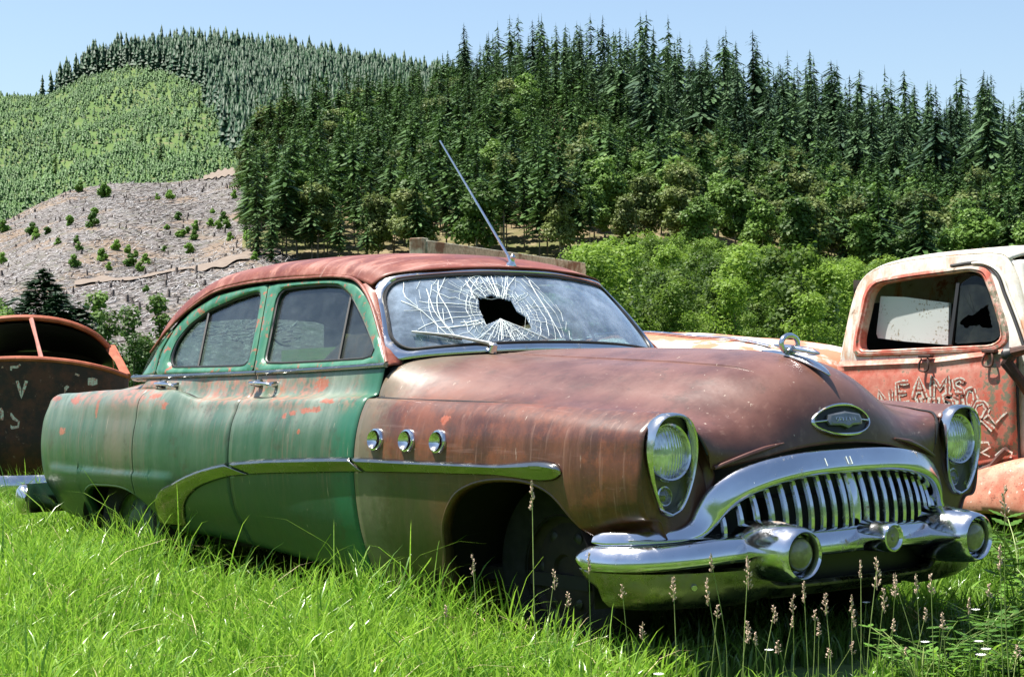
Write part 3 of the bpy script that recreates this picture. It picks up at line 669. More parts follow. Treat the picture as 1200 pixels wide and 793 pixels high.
# roof
rr_ = [[(-1.225, .645, 1.455), (-1.170, .605, 1.494), (-1.100, .46, 1.519), (-1.060, .28, 1.531), (-1.037, .12, 1.537), (-1.032, 0, 1.538)],
       [(-1.37, .634, 1.492), (-1.34, .600, 1.533), (-1.29, .47, 1.567), (-1.26, .30, 1.585), (-1.24, .12, 1.592), (-1.235, 0, 1.594)],
       [(-1.65, .627, 1.517), (-1.65, .598, 1.560), (-1.63, .48, 1.598), (-1.61, .3, 1.620), (-1.60, .15, 1.630), (-1.60, 0, 1.632)],
       [(-2.05, .622, 1.528), (-2.05, .593, 1.572), (-2.05, .48, 1.610), (-2.05, .3, 1.634), (-2.05, .15, 1.645), (-2.05, 0, 1.648)],
       [(-2.4, .625, 1.520), (-2.4, .592, 1.563), (-2.42, .48, 1.603), (-2.44, .3, 1.628), (-2.45, .15, 1.638), (-2.45, 0, 1.641)],
       [(-2.67, .640, 1.482), (-2.69, .602, 1.528), (-2.72, .49, 1.575), (-2.76, .3, 1.600), (-2.78, .15, 1.610), (-2.78, 0, 1.612)],
       [(-2.87, .680, 1.380), (-2.90, .640, 1.440), (-2.94, .50, 1.505), (-3.0, .3, 1.530), (-3.02, .15, 1.540), (-3.03, 0, 1.542)],
       [(-2.975, .712, 1.300), (-3.00, .672, 1.358), (-3.05, .52, 1.425), (-3.12, .3, 1.455), (-3.15, .15, 1.465), (-3.16, 0, 1.468)],
       [(-3.02, .730, 1.235), (-3.04, .690, 1.305), (-3.10, .53, 1.375), (-3.17, .3, 1.400), (-3.2, .15, 1.410), (-3.21, 0, 1.413)]]
rf_ = [[(x, -y, z) for x, y, z in r]+[(x, y, z) for x, y, z in r[::-1][1:]] for r in rr_]
MB().grid(patch(rf_, 70, 80)).build('roof', M_ROOF, sedan, solid=.006, angle=60)
def sag(y): return 1.44-.13*min(1, max(0, (y-.05)/.45))
MB().grid([[(x, y*.97, min(z-.03, sag(y)+.01*math.sin(x*14+y*9))) for x, y, z in r] for r in patch(rf_[1:], 40, 40)]).build('headliner', M_DARK, sedan)
# windshield
wb = [(-.940, -.772, 1.122), (-.875, -.665, 1.140), (-.785, -.42, 1.160), (-.745, -.2, 1.168), (-.735, 0, 1.170)]
wt = [(-1.215, -.642, 1.470), (-1.155, -.56, 1.492), (-1.095, -.35, 1.516), (-1.06, -.17, 1.526), (-1.052, 0, 1.528)]
def mirr(L): return L+[(x, -y, z) for x, y, z in L[::-1][1:]]
wb, wt = mirr(wb), mirr(wt)
CB = cr(wb, 200); CT = cr(wt, 200)
def ws(u, v, off=0.0):
    i = min(1, max(0, u))*199; k = int(min(198, i)); f = i-k
    b = CB[k]*(1-f)+CB[k+1]*f; t = CT[k]*(1-f)+CT[k+1]*f
    p = b*(1-v)+t*v+np.array([.03, 0, .018])*4*v*(1-v)*.5
    return p+np.array([.75, 0, .66])*off+np.array([0, (u-.5)*off*1.2, 0])
def rrect(r=.07, inset=0.0, n=20, iu=None, it=None, ib=None):
    pts = []
    a = 1.62/.42
    ru, rv = r/a, r
    for cx, cy, a0 in ((1-ru, 1-rv, 0), (ru, 1-rv, 90), (ru, rv, 180), (1-ru, rv, 270)):
        for k in range(n+1):
            t = R(a0+90*k/n); pts.append((cx+ru*math.cos(t), cy+rv*math.sin(t)))
    P = np.array(pts); 
    if iu is None: iu = inset/a; it = ib = inset
    P = P*[1-2*iu, 1-it-ib]+[iu, ib]
    # resample evenly
    P = np.vstack([P, P[:1]]); d = np.concatenate([[0], np.cumsum(np.linalg.norm(np.diff(P*[a, 1], axis=0), axis=1))]); s = np.linspace(0, d[-1], 240, endpoint=False)
    return np.stack([np.interp(s, d, P[:, 0]), np.interp(s, d, P[:, 1])], 1)
outp, inp = rrect(.26, iu=-.014, it=-.01, ib=-.01), rrect(.30, iu=.017, it=.050, ib=.070)
rows = []
for k, off in [(0, -.012), (0, .006), (.2, .012), (.5, .014), (.8, .012), (1, .004), (1, -.01)]:
    P = outp*(1-k)+inp*k; rows.append([ws(u, v, off) for u, v in P])
MB().grid(rows, cv=True).build('windshield_trim', M_CHROME2, sedan)
MB().tube([ws(u, v, .004) for u, v in rrect(.31, iu=.021, it=.066, ib=.085)], .007, 6, closed=True).build('windshield_gasket', M_BLACK, sedan)
# hole outline in (u, v): from the photograph
def invws(px, py):
    best = None
    for u in np.linspace(.02, .98, 97):
        for v in np.linspace(.02, .98, 49):
            q = pj(ws(u, v)); d = (q[0]-px)**2+(q[1]-py)**2
            if best is None or d < best[0]: best = (d, u, v)
    return best[1:]
UVP = {}
hole_px = [(554, 345), (562, 350), (575, 346), (586, 349), (600, 353), (606, 366), (615, 372), (620, 381), (624, 385), (612, 385), (604, 381), (594, 378), (586, 374), (577, 378), (570, 381), (564, 372), (560, 362), (559, 352)]
hole = np.array([invws(*p) for p in hole_px])
def inside(p, poly):
    c = False; n = len(poly)
    for i in range(n):
        a, b = poly[i], poly[i-1]
        if (a[1] > p[1]) != (b[1] > p[1]) and p[0] < (b[0]-a[0])*(p[1]-a[1])/(b[1]-a[1])+a[0]: c = not c
    return c
nu, nv = 300, 90
uu = np.linspace(.02, .98, nu); vv = np.linspace(.06, .96, nv)
V = [ws(u, v, -.002) for u in uu for v in vv]; F = []
for i in range(nu-1):
    for j in range(nv-1):
        if not inside(((uu[i]+uu[i+1])/2, (vv[j]+vv[j+1])/2), hole): F.append((i*nv+j, (i+1)*nv+j, (i+1)*nv+j+1, i*nv+j+1))
wsg = MB().add(V, F).build('windshield', M_WIND, sedan, solid=.004)
# cracks radiating from the hole with broken concentric rings
cm = MB(); hc = hole.mean(0); cr_rng = random.Random(11); ASP = 3.9
def crack(pts, r):
    P = [ws(u, v, .0015) for u, v in pts if .05 < u < .95 and .1 < v < .93]
    if len(P) > 1: cm.tube(P, r, 4, cap=False)
nr = 46
rays_ = []
for k in range(nr):
    a = 2*math.pi*(k+cr_rng.uniform(-.3, .3))/nr
    L = cr_rng.uniform(.25, .62)*(1.0 if math.cos(a) > -.2 else 1.5)
    # start on the hole outline
    r0 = 0
    while inside((hc[0]+r0*math.cos(a)/ASP, hc[1]+r0*math.sin(a)), hole): r0 += .01
    pts = []; aa = a
    for t in np.linspace(r0, r0+L, 9):
        aa += cr_rng.uniform(-.03, .03); pts.append((hc[0]+t*math.cos(aa)/ASP+cr_rng.uniform(-.0016, .0016), hc[1]+t*math.sin(aa)+cr_rng.uniform(-.007, .007)))
    rays_.append((a, pts)); crack(pts, cr_rng.choice([.0005, .0008, .0014]))
for rad in (.16, .2, .235, .29, .33, .40, .46, .55, .63, .74, .82):
    k = 0
    while k < nr:
        ln = cr_rng.randint(1, 6)
        if cr_rng.random() < .72:
            pts = []
            for q in range(ln+1):
                a = 2*math.pi*(k+q)/nr; r1 = rad*(1+cr_rng.uniform(-.035, .035))*(1.25 if math.cos(a) < 0 else 1)
                p = (hc[0]+r1*math.cos(a)/ASP, hc[1]+r1*math.sin(a)*.95)
                if not inside(p, hole): pts.append(p)
            crack(pts, cr_rng.choice([.0005, .0008, .0014]))
        k += ln
# long wandering cracks seen in the photograph
for L in ([(448, 350), (470, 352), (492, 362), (512, 382), (530, 400)], [(474, 332), (475, 345), (490, 360)], [(512, 325), (516, 345), (526, 365), (530, 378)], [(520, 325), (512, 350), (515, 370), (535, 400), (545, 412)],
          [(574, 322), (580, 335), (583, 347)], [(603, 325), (594, 340), (590, 350)], [(616, 322), (630, 345), (645, 372), (658, 395), (661, 402)], [(560, 325), (553, 340), (557, 350)], [(500, 340), (508, 362), (522, 384)],
          [(545, 330), (556, 345), (576, 350), (596, 345)], [(586, 374), (560, 396), (548, 406)], [(586, 374), (575, 395), (570, 404)], [(586, 374), (590, 400)], [(586, 374), (604, 402)], [(586, 374), (622, 400)], [(586, 374), (645, 400)], [(540, 378), (560, 378), (566, 380)], [(516, 384), (540, 382), (565, 378)]):
    uvs = [invws(*p) for p in L]; P = cr(uvs, 12); crack([tuple(p+np.array([cr_rng.uniform(-.001, .001), cr_rng.uniform(-.004, .004)])) for p in P], .0019)
for _ in range(260):
    a = cr_rng.uniform(0, 6.28); r1 = cr_rng.uniform(.10, .42); p = (hc[0]+r1*math.cos(a)/ASP, hc[1]+r1*math.sin(a))
    if inside(p, hole): continue
    b = a+cr_rng.gauss(0, .5)+(math.pi/2 if cr_rng.random() < .5 else 0); L = cr_rng.uniform(.02, .08); crack([p, (p[0]+L*.5*math.cos(b)/ASP, p[1]+L*.5*math.sin(b)+.003), (p[0]+L*math.cos(b)/ASP, p[1]+L*math.sin(b))], cr_rng.choice([.0004, .0006, .0009]))
cm.build('cracks', M_CRACK, wsg)
# wiper + cowl vent
wp = empty('wiper', parent=sedan)
a = ws(.275, .06, .02); b = ws(.085, .27, .012)
MB().tube([a+np.array([.03, 0, -.01]), a, a*.5+b*.5+np.array([.012, 0, .008]), b], [.010, .008, .0055, .0045], 8).build('arm', simple('dull_silver_arm', (.62, .62, .60), .4), wp)
MB().lathe([(.018, -.02), (.016, .015), (.008, .022), (.0005, .023)], a+np.array([.03, 0, -.02]), (.4, 0, 1), 16).build('pivot', M_CHROME2, wp)
MB().tube([ws(.095, .27, .006), ws(.15, .21, .006), ws(.21, .14, .006)], .004, 6).build('blade', M_BLACK, wp)
# antenna
an = empty('antenna', parent=sedan)
MB().lathe([(.024, -.008), (.022, .006), (.014, .016), (.010, .03), (.012, .04), (.006, .05), (.0005, .052)], (-1.075, 0, 1.552), (.3, 0, 1), 18).build('base', M_CHROME2, an)
MB().tube([(-1.075, 0, 1.562), (-1.10, 0, 1.60), (-1.60, 0, 2.165)], [.009, .006, .0038], 8).build('mast', M_CHROME, an)
# ---- interior
def bench(x, name):
    P = [[(x+.0, y, .72), (x-.06, y, .95), (x-.12, y, 1.11), (x-.16, y, 1.13), (x-.21, y, 1.10), (x-.20, y, .7)] for y in np.linspace(-.66, .66, 12)]
    m = MB(); m.grid(patch(P, 20, 20)); m.grid(patch([[(x+.5, y, .62), (x+.5, y, .72), (x+.3, y, .76), (x, y, .74)] for y in np.linspace(-.66, .66, 6)], 10, 12)); m.build(name, M_SEAT, sedan)
bench(-1.95, 'front_seat'); bench(-2.80, 'rear_seat')
MB().box((-.95, 0, 1.03), (.25, 1.35, .16)).build('dashboard', M_DARK, sedan, bevel=.03)
MB().tube([(-1.32+.06*math.sin(t), .36+.21*math.cos(t), 1.08+.20*math.sin(t)) for t in np.linspace(0, 2*math.pi, 40, endpoint=False)], .011, 8, closed=True).build('steering_wheel', M_DARK, sedan)
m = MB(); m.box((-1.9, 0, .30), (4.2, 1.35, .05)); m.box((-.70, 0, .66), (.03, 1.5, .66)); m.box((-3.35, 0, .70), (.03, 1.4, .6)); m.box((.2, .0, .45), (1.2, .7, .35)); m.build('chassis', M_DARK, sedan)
# hanging wire inside the rear window
MB().tube(cr([(-2.28, -.55, 1.46), (-2.27, -.54, 1.36), (-2.24, -.53, 1.26), (-2.17, -.52, 1.22), (-2.10, -.52, 1.215)], 16), .004, 6).build('loose_wire', simple('tan_wire', (.35, .24, .12), .6), sedan)
# ---- rolled lips of the wheel openings
for mir in (False, True):
    for A, a0, b0 in ((FARCH, 3, 77), (RARCH, 5, 75)):
        P = [(x, -(yside(min(x, .72), max(z, .40))-.003), z) for x, z in A[a0:b0]]
        MB().tube(P, .0065, 8).build('wheel_arch_lip', M_PAINT, sedan, mirror=mir)
# ---- wheels
M_RIM = simple('faded_green_wheel', (.05, .09, .05), .5, var=.5, sc=9)
def wheel(loc, rot, rad=.35, w=.19, rimmat=None):
    wh = empty('wheel', parent=sedan)
    c = np.array(loc); ax_ = np.array([math.sin(rot), -math.cos(rot), 0])
    pr = [(.20, -.07), (.24, -.085), (.30, -.095), (.335, -.088), (.348, -.065), (.352, -.02), (.352, .02), (.348, .065), (.335, .088), (.30, .095), (.24, .085), (.20, .07)]
    MB().lathe([(r*rad/.352, h*w/.19) for r, h in pr], c, ax_, 56).build('tyre', M_RUBBER, wh)
    MB().lathe([(.205, .078), (.212, .072), (.205, .05), (.175, .035), (.15, .045), (.10, .062), (.06, .060), (.05, .045), (.0005, .045)], c, ax_, 40).build('rim', rimmat or M_RIM, wh)
    m = MB()
    for k in range(6):
        a = k*math.pi/3; xd = np.cross([0, 0, 1], ax_)
        m.lathe([(.0005, .004), (.02, .003), (.024, 0)], c+ax_*.050+.135*(math.cos(a)*xd+math.sin(a)*np.array([0, 0, 1])), ax_, 12)
    m.build('rim_holes', M_BLACK, wh)
M_RIMD = simple('blackened_rusty_wheel', (.016, .010, .008), .8, var=.5)
wheel((.06, -.61, .340), .0, rimmat=M_RIMD); wheel((.05, .70, .345), 0, rimmat=M_RIMD); wheel((-3.08, -.76, .30), 0); wheel((-3.08, .76, .30), 0)
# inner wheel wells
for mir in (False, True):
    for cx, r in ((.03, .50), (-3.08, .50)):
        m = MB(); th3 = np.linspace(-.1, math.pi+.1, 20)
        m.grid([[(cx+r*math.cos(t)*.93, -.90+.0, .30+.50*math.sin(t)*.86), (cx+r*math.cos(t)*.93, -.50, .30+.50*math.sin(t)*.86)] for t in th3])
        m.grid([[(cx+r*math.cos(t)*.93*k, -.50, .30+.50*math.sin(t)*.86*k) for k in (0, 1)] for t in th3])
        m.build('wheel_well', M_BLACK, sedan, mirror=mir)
# ================================================================== NEIGHBOURING WRECKS
def strokes(mb, lines, f, w, th=.0015, off=0.0):
    """flat painted strokes; f(u, v, o) -> 3D point"""
    for L in lines:
        L = np.array(L, float)
        if len(L) < 2: continue
        d = np.gradient(L, axis=0); d /= np.linalg.norm(d, axis=1)[:, None]+1e-9; n = np.stack([-d[:, 1], d[:, 0]], 1)
        ww = w*(1+.25*np.sin(np.arange(len(L))*2.1))[:, None]/2
        a, b = L+n*ww, L-n*ww
        mb.grid([[f(*p, off), f(*p, off+th)] for p in a]+[]) if False else mb.grid([[f(*p, off) for p in a], [f(*p, off+th) for p in a], [f(*p, off+th) for p in b], [f(*p, off) for p in b]])
# ---- red and white pickup: near cab side on the plane y = YT
YT = 3.0
def tr_red():
    m = N('faded_red_truck_paint'); X, Y, Z = m.xyz(); n = m.noise(5, detail=7, rough=.68); n2 = m.noise(22, detail=6, rough=.7); n3 = m.noise(80, detail=4)
    c = m.mix(m.ramp(n2, .35, .68), (.50, .11, .07), (.60, .20, .14))
    up = m.ramp(Z, 1.02, 1.22)
    c = m.mix(m.math('MULTIPLY', m.ramp(n, .45, .60), m.math('ADD', m.math('MULTIPLY', up, .75), .12)), c, (.62, .56, .46))
    c = m.mix(m.ramp(m.math('ADD', n2, m.math('MULTIPLY', m.ramp(X, -.9, -.70), .12)), .60, .68), c, (.20, .18, .12))
    c = m.mix(m.math('MULTIPLY', m.ramp(n3, .62, .72), .6), c, (.12, .05, .03))
    return m.fin(c, .5, Coat_Weight=.1)
def tr_cream():
    m = N('rust_stained_cream_paint'); X, Y, Z = m.xyz(); n = m.noise(4, detail=7, rough=.7); n2 = m.noise(18, detail=6, rough=.7); st = m.noise(1, m.mp((8, 8, 2)), 6, .7)
    c = m.mix(m.ramp(n2, .3, .7), (.74, .72, .66), (.60, .55, .46))
    c = m.mix(m.math('MULTIPLY', m.ramp(st, .50, .64), m.ramp(Z, 1.72, 1.45, .55, 1)), c, (.58, .26, .12))
    c = m.mix(m.ramp(n, .60, .68), c, (.42, .15, .09)); c = m.mix(m.ramp(n2, .64, .72), c, (.22, .13, .08))
    return m.fin(c, .5)
def tr_fender():
    m = N('peeling_orange_fender_paint'); n = m.noise(6, detail=7, rough=.7); n2 = m.noise(30, detail=6, rough=.7)
    c = m.mix(m.ramp(n, .38, .62), (.46, .13, .075), (.56, .26, .17)); c = m.mix(m.ramp(n2, .60, .70), c, (.70, .60, .50)); c = m.mix(m.ramp(n2, .42, .34), c, (.20, .08, .045)); c = m.mix(m.math('MULTIPLY', m.ramp(m.noise(90, detail=3), .60, .68), .7), c, (.12, .06, .04))
    return m.fin(c, .5)
M_TR, M_TC, M_TF = tr_red(), tr_cream(), tr_fender()
truck = empty('pickup_truck', (-1.2, 3.8, 0)); tag(truck, 'faded red pickup truck with cream roof and white hand painted lettering on its door', 'truck')
def tp_(px, py, dy=0.0): x, y, z = onY(px, py, YT+dy); return (x, z)
def P3(L, y): return [(x, y, z) for x, z in L]
SIL = [tp_(*p) for p in [(985, 560), (984, 428), (987, 395), (991, 360), (997, 334), (1006, 321), (1022, 312), (1052, 305), (1100, 299), (1150, 296), (1165, 298)]]
APL = [tp_(*p) for p in [(1172, 304), (1184, 330), (1197, 365), (1210, 400), (1216, 430), (1214, 540)]]
cabo = SIL+APL
DOORW = rnd([tp_(*p) for p in [(1009, 411), (1007, 396), (1013, 345), (1021, 333), (1060, 326), (1128, 317), (1143, 321), (1155, 345), (1170, 383), (1173, 397), (1162, 404), (1090, 407)]], .03)
WOUT = rnd([tp_(*p) for p in [(1000, 418), (1000, 396), (1006, 340), (1015, 327), (1060, 319), (1130, 310), (1150, 313), (1163, 345), (1178, 380), (1183, 400), (1170, 411), (1090, 415)]], .04)
A, B = ringpanel(cabo, WOUT, 160)
def ty(z): return YT+max(0, (z-1.18))*.16
rows = [[(x, ty(z)+.05+.10*0, z) for x, z in A], [(x, ty(z)+.012, z) for x, z in A*.97+B*.03], [(x, ty(z), z) for x, z in A*.9+B*.1], [(x, ty(z), z) for x, z in A*.4+B*.6], [(x, ty(z), z) for x, z in B]]
body = MB().grid(rows, cv=True)
cabside = body.build('cab_side', M_TC, truck, angle=45)
# door skin below the belt
drr = []
DT = [tp_(984, 424), tp_(1100, 419), tp_(1195, 407)]; DBm = [tp_(986, 560), tp_(1120, 553), tp_(1195, 538)]
for k in np.linspace(0, 1, 26):
    r = []
    for u in np.linspace(0, 1, 24):
        x = np.interp(u, [0, .5, 1], [DT[0][0]+.01, (DT[0][0]+DT[2][0])/2, DT[2][0]]); zt = np.interp(x, [d[0] for d in DT], [d[1] for d in DT]); zb = np.interp(x, [d[0] for d in DBm], [d[1] for d in DBm])
        z = zt*(1-k)+zb*k; bul = .012+.030*math.sin(math.pi*min(1, k*1.1))**.5*1
        if k < .10: bul = .012+.022*math.sin(math.pi*k/.10)
        r.append((x, YT-bul, z))
    drr.append(r)
dskin = MB().grid(drr).build('door', M_TR, truck, solid=.006)
for xe in (DT[0][0]+.012,):
    pass
# red window frame ring
A2, B2 = ringpanel(WOUT, DOORW, 140)
rows = [[(x, ty(z)+.004, z) for x, z in A2], [(x, ty(z)-.016, z) for x, z in A2*.85+B2*.15], [(x, ty(z)-.018, z) for x, z in A2*.45+B2*.55], [(x, ty(z)-.004, z) for x, z in A2*.3+B2*.7], [(x, ty(z)-.014, z) for x, z in A2*.18+B2*.82], [(x, ty(z)-.008, z) for x, z in B2], [(x, ty(z)+.05, z) for x, z in B2]]
wfr = MB().grid(rows, cv=True).build('window_frame', M_TR, dskin, angle=50)
dv = [tp_(1113, 331), tp_(1112, 404)]
MB().beam((dv[0][0], ty(dv[0][1])+.02, dv[0][1]), (dv[1][0], YT+.015, dv[1][1]), .022, .016, up=(0, 1, 0)).build('divider_bar', M_BLACK, dskin)
vg = [tp_(*p) for p in [(1115, 332), (1130, 322), (1141, 325), (1152, 348), (1166, 382), (1168, 394), (1160, 400), (1116, 403)]]
vh = [tp_(*p) for p in [(1122, 372), (1134, 368), (1150, 357), (1152, 362), (1158, 385), (1150, 384), (1142, 381), (1125, 384), (1119, 378)]]
Av, Bv = ringpanel(vg, vh, 60)
rr2 = random.Random(4); Bv = Bv+np.array([[rr2.uniform(-.006, .006), rr2.uniform(-.006, .006)] for _ in Bv])
MB().grid([[(x, ty(z)+.02, z) for x, z in Av], [(x, ty(z)+.02, z) for x, z in Bv]], cv=True).build('vent_glass', glass('grimy_vent_glass', (.05, .06, .055), .5, (.3, .35, .38), refl=.5), dskin, smooth=False, solid=.004)
# white panel seen inside
WP = [onY(*p, YT+.10) for p in [(1032, 347), (1060, 348), (1112, 355), (1111, 404), (1060, 400), (1029, 396), (1027, 391)]]
wpn = N('speckled_white_board'); _a = wpn.noise(60, detail=3); _b = wpn.noise(8)
wpn = wpn.fin(wpn.mix(wpn.math('MULTIPLY', wpn.ramp(_a, .54, .62), wpn.ramp(_b, .45, .6)), (.62, .65, .63), (.30, .26, .18)), .3, .2)
MB().poly(WP, (0, .02, 0)).build('interior_board', wpn, truck, smooth=False)
# roof, back, far side, windshield
prof = [(t[0], t[1]) for t in SIL[1:]+APL[:1]]
pr = cr(prof, 44)
rws = []
for w, (dx, dzz) in zip([.0, .03, .12, .35, .75, 1.15, 1.4, 1.48, 1.5], [(0, 0), (0, .012), (0, .030), (0, .05), (0, .06), (0, .05), (0, .03), (0, .01), (0, 0)]):
    rws.append([(x, ty(z)+.01+w, z+dzz*min(1, max(0, (z-1.35)/.25))) for x, z in pr])
MB().grid(rws).build('roof', M_TC, truck, solid=.01, angle=60)
MB().grid([[(x, YT+1.5, z) for x, z in A*.97+B*.03], [(x, YT+1.5, z) for x, z in B]], cv=True).build('far_cab_side', M_TC, truck, solid=.01)
ap = np.array(APL[:5])
wsr = [[(x+.02+.05*math.sin(math.pi*k), ty(z)+.02+k*1.46, z+.02*math.sin(math.pi*k)) for x, z in ap] for k in np.linspace(0, 1, 14)]
wsa = np.array(wsr)
MB().grid(wsa[:, :4]).build('front_pillar_panel', M_TC, truck, solid=.012) if False else None
def wq(k, t): # point on the cab front, k across, t down
    x = np.interp(t, np.linspace(0, 1, 5), ap[:, 0]); z = np.interp(t, np.linspace(0, 1, 5), ap[:, 1]); return (x+.012+.10*math.sin(math.pi*k), ty(z)+.015+k*1.46, z)
ou = [(k, t) for k, t in rnd([(0, -.0), (1, 0), (1, 1), (0, 1)], .01)]; inn = rnd([(.06, .06), (.94, .06), (.94, .62), (.06, .62)], .08)
Aw, Bw = ringpanel(ou, inn, 120)
MB().grid([[wq(k, t) for k, t in Aw], [wq(k, t) for k, t in Aw*.5+Bw*.5], [wq(k, t) for k, t in Bw]], cv=True).build('cab_front', M_TC, truck, solid=.01)
MB().tube([np.array(wq(k, t))+[.012, 0, 0] for k, t in Bw], .018, 8, closed=True).build('windshield_gasket', M_BLACK, truck)
MB().grid([[wq(k, t) for k in np.linspace(.05, .95, 10)] for t in np.linspace(.05, .63, 8)]).build('windshield', glass('truck_windshield', (.2, .28, .35), .45, (.4, .5, .55), refl=1.4), truck, solid=.004)
# dark interior: seat back, headliner, far door
m = MB(); xa, xb = SIL[1][0]+.06, APL[3][0]
m.grid([[(xa, y, z) for z in (.6, 1.1, 1.6)] for y in (YT+.06, YT+1.45)]); m.grid([[(x, YT+1.44, z) for z in (.5, 1.2, 1.7)] for x in (xa, xb)]); m.grid([[(x, y, 1.66) for x in (xa+.05, xb-.5)] for y in (YT+.14, YT+1.4)])
m.grid([[(x, y, .75) for x in (xa, xb)] for y in (YT+.05, YT+1.4)]); m.grid([[(xb, y, z) for z in (.4, 1.1)] for y in (YT+.06, YT+1.4)]); m.build('cab_lining', M_BLACK, truck)
# belt seam gap line, hinges like latches, mirror bracket
for (px, py) in [(1085, 420), (1160, 414)]:
    x, y, z = onY(px, py, YT-.04); lt = empty('door_loop', parent=truck)
    MB().box((x, y, z+.012), (.085, .035, .020)).build('bracket', M_RUSTDK, lt, bevel=.004)
    MB().tube(cr([(x-.02, y-.01, z), (x-.032, y-.02, z-.03), (x-.028, y-.022, z-.062), (x, y-.022, z-.07), (x+.028, y-.022, z-.062), (x+.032, y-.02, z-.03), (x+.02, y-.01, z)], 24), .006, 8).build('loop', M_RUSTDK, lt)
x, y, z = onY(1193, 420, YT-.06); mb = empty('mirror_bracket', parent=truck)
m = MB(); m.tube([(x+.12, y, z+.06), (x, y-.05, z+.03), (x-.03, y-.06, z-.02), (x+.03, y-.02, z-.12), (x+.10, y+.04, z-.28)], [.02, .03, .035, .028, .02], 8); m.build('clamp', M_RUSTDK, mb)
MB().lathe([(.0005, -.03), (.035, -.025), (.045, 0), (.03, .03), (.0005, .035)], (x-.02, y-.05, z+.02), (1, 0, .4), 14).build('joint', M_BLACK, mb)
# door gap lines (dark strips recessed)
m = MB(); x1 = DT[2][0]
m.tube([(x1, YT-.020, DT[2][1]-.01), (x1+.005, YT-.032, .95), (x1+.004, YT-.024, DBm[2][1])], .007, 6)
m.tube([(x, YT-.026, z-.004) for x, z in DBm], .008, 6); m.build('door_gap', M_BLACK, truck)
dg = cr([tp_(*p) for p in [(1105, 311), (1140, 308), (1158, 318), (1172, 345), (1188, 378), (1200, 405)]], 30)
MB().tube([(x, ty(z)-.004, z) for x, z in dg], .010, 6).build('pillar_gap', M_BLACK, truck)
MB().tube([(x+.03, ty(z)-.012, z-.004) for x, z in dg[4:]], .008, 6).build('drip_rail', M_TC, truck)
# front fender bulging out over the wheel
fo = []
for k, (px, py) in enumerate([(1118, 572), (1128, 562), (1150, 553), (1175, 545), (1200, 538), (1240, 534), (1290, 540)]):
    x, z = tp_(px, py); fo.append((x, z))
fr_ = []
arct = [tp_(*p) for p in [(1118, 610), (1126, 600), (1150, 597), (1180, 597), (1210, 600), (1250, 610), (1290, 640)]]
for (x, z), (xl, zl) in zip(fo, arct):
    fr_.append([(x, YT+.10, z+.004), (x, YT-.06, z+.0), (x, YT-.17, z-.025), ((x*.5+xl*.5), YT-.24, z*.55+zl*.45), (xl, YT-.255, zl+.01), (xl, YT-.235, zl), (xl, YT-.1, zl-.0)])
MB().grid(patch(fr_, 40, 24)).build('front_fender', M_TF, truck, solid=.008)
MB().tube([(x, YT-.045, z+.010) for x, z in [tp_(*p) for p in [(1124, 562), (1150, 556), (1168, 548), (1178, 536), (1186, 528)]]], .018, 8).build('fender_welting', simple('brown_welting', (.10, .05, .04), .8), truck)
# running board, bed, wheels
tx = onY(1200, 600, YT)[0]
def twheel(x, y, z, r=.36):
    w_ = empty('wheel', parent=truck)
    MB().lathe([(.2, -.08), (.31, -.09), (.35, -.06), (.355, 0), (.35, .06), (.31, .09), (.2, .08)], (x, y, z), (0, -1, 0), 40).build('tyre', M_RUBBER, w_)
    MB().lathe([(.21, .07), (.20, .05), (.12, .03), (.06, .06), (.0005, .06)], (x, y, z), (0, -1, 0), 30).build('rim', M_RUSTDK, w_)
twheel(tx+.12, YT+.03, .22); twheel(tx+.12, YT+1.45, .22); twheel(-4.0, YT+.1, .30); twheel(-4.0, YT+1.4, .30)
m = MB(); m.box((-2.2, YT+.75, .42), (3.8, 1.0, .12)); m.box((.25, YT+.75, .52), (1.2, .6, .3)); m.build('chassis', M_BLACK, truck)
m = MB(); m.grid([[(x, YT+.0, .45), (x, YT-.04, .62), (x, YT-.02, .90), (x, YT-.05, .98), (x, YT+.03, .98), (x, YT+.05, .62)] for x in np.linspace(-4.7, -1.95, 8)]); m.grid([[(x, YT+1.5, .45), (x, YT+1.54, .98), (x, YT+1.46, .98)] for x in np.linspace(-4.7, -1.95, 4)]); m.box((-3.3, YT+.75, .60), (2.7, 1.5, .03)); m.build('cargo_bed', M_TF, truck, solid=.006)
hx = [(-.42, .70, 1.16), (-.1, .64, 1.14), (.4, .56, 1.11), (.75, .50, 1.07), (.92, .46, .98), (.98, .44, .80), (.99, .44, .50)]
MB().grid(patch([[(x, YT+.75-w-.03, .55), (x, YT+.75-w-.02, min(z-.1, .85)), (x, YT+.75-w*.85, z-.05), (x, YT+.75-w*.45, z-.005), (x, YT+.75, z), (x, YT+.75+w*.45, z-.005), (x, YT+.75+w*.85, z-.05), (x, YT+.75+w+.02, min(z-.1, .85)), (x, YT+.75+w+.03, .55)] for x, w, z in hx], 40, 40)).build('hood', M_TF, truck, solid=.01)
m = MB()
for k in range(6): m.beam((1.0, YT+.38, .60+k*.06), (1.0, YT+1.12, .60+k*.06), .03, .02)
m.build('grille_bars', M_TC, truck)
MB().tube(cr([(.95, YT-.2, .45), (1.12, YT, .45), (1.15, YT+.75, .45), (1.12, YT+1.5, .45), (.95, YT+1.7, .45)], 20), .06, 10).build('bumper', M_RUSTDK, truck)
MB().grid(patch([[(x, YT+1.5, .9), (x, YT+1.7, .88), (x, YT+1.78, .70), (x, YT+1.76, .52)] for x in (-.5, -.2, .2, .6, .85)], 16, 10)).build('far_fender', M_TF, truck, solid=.008)
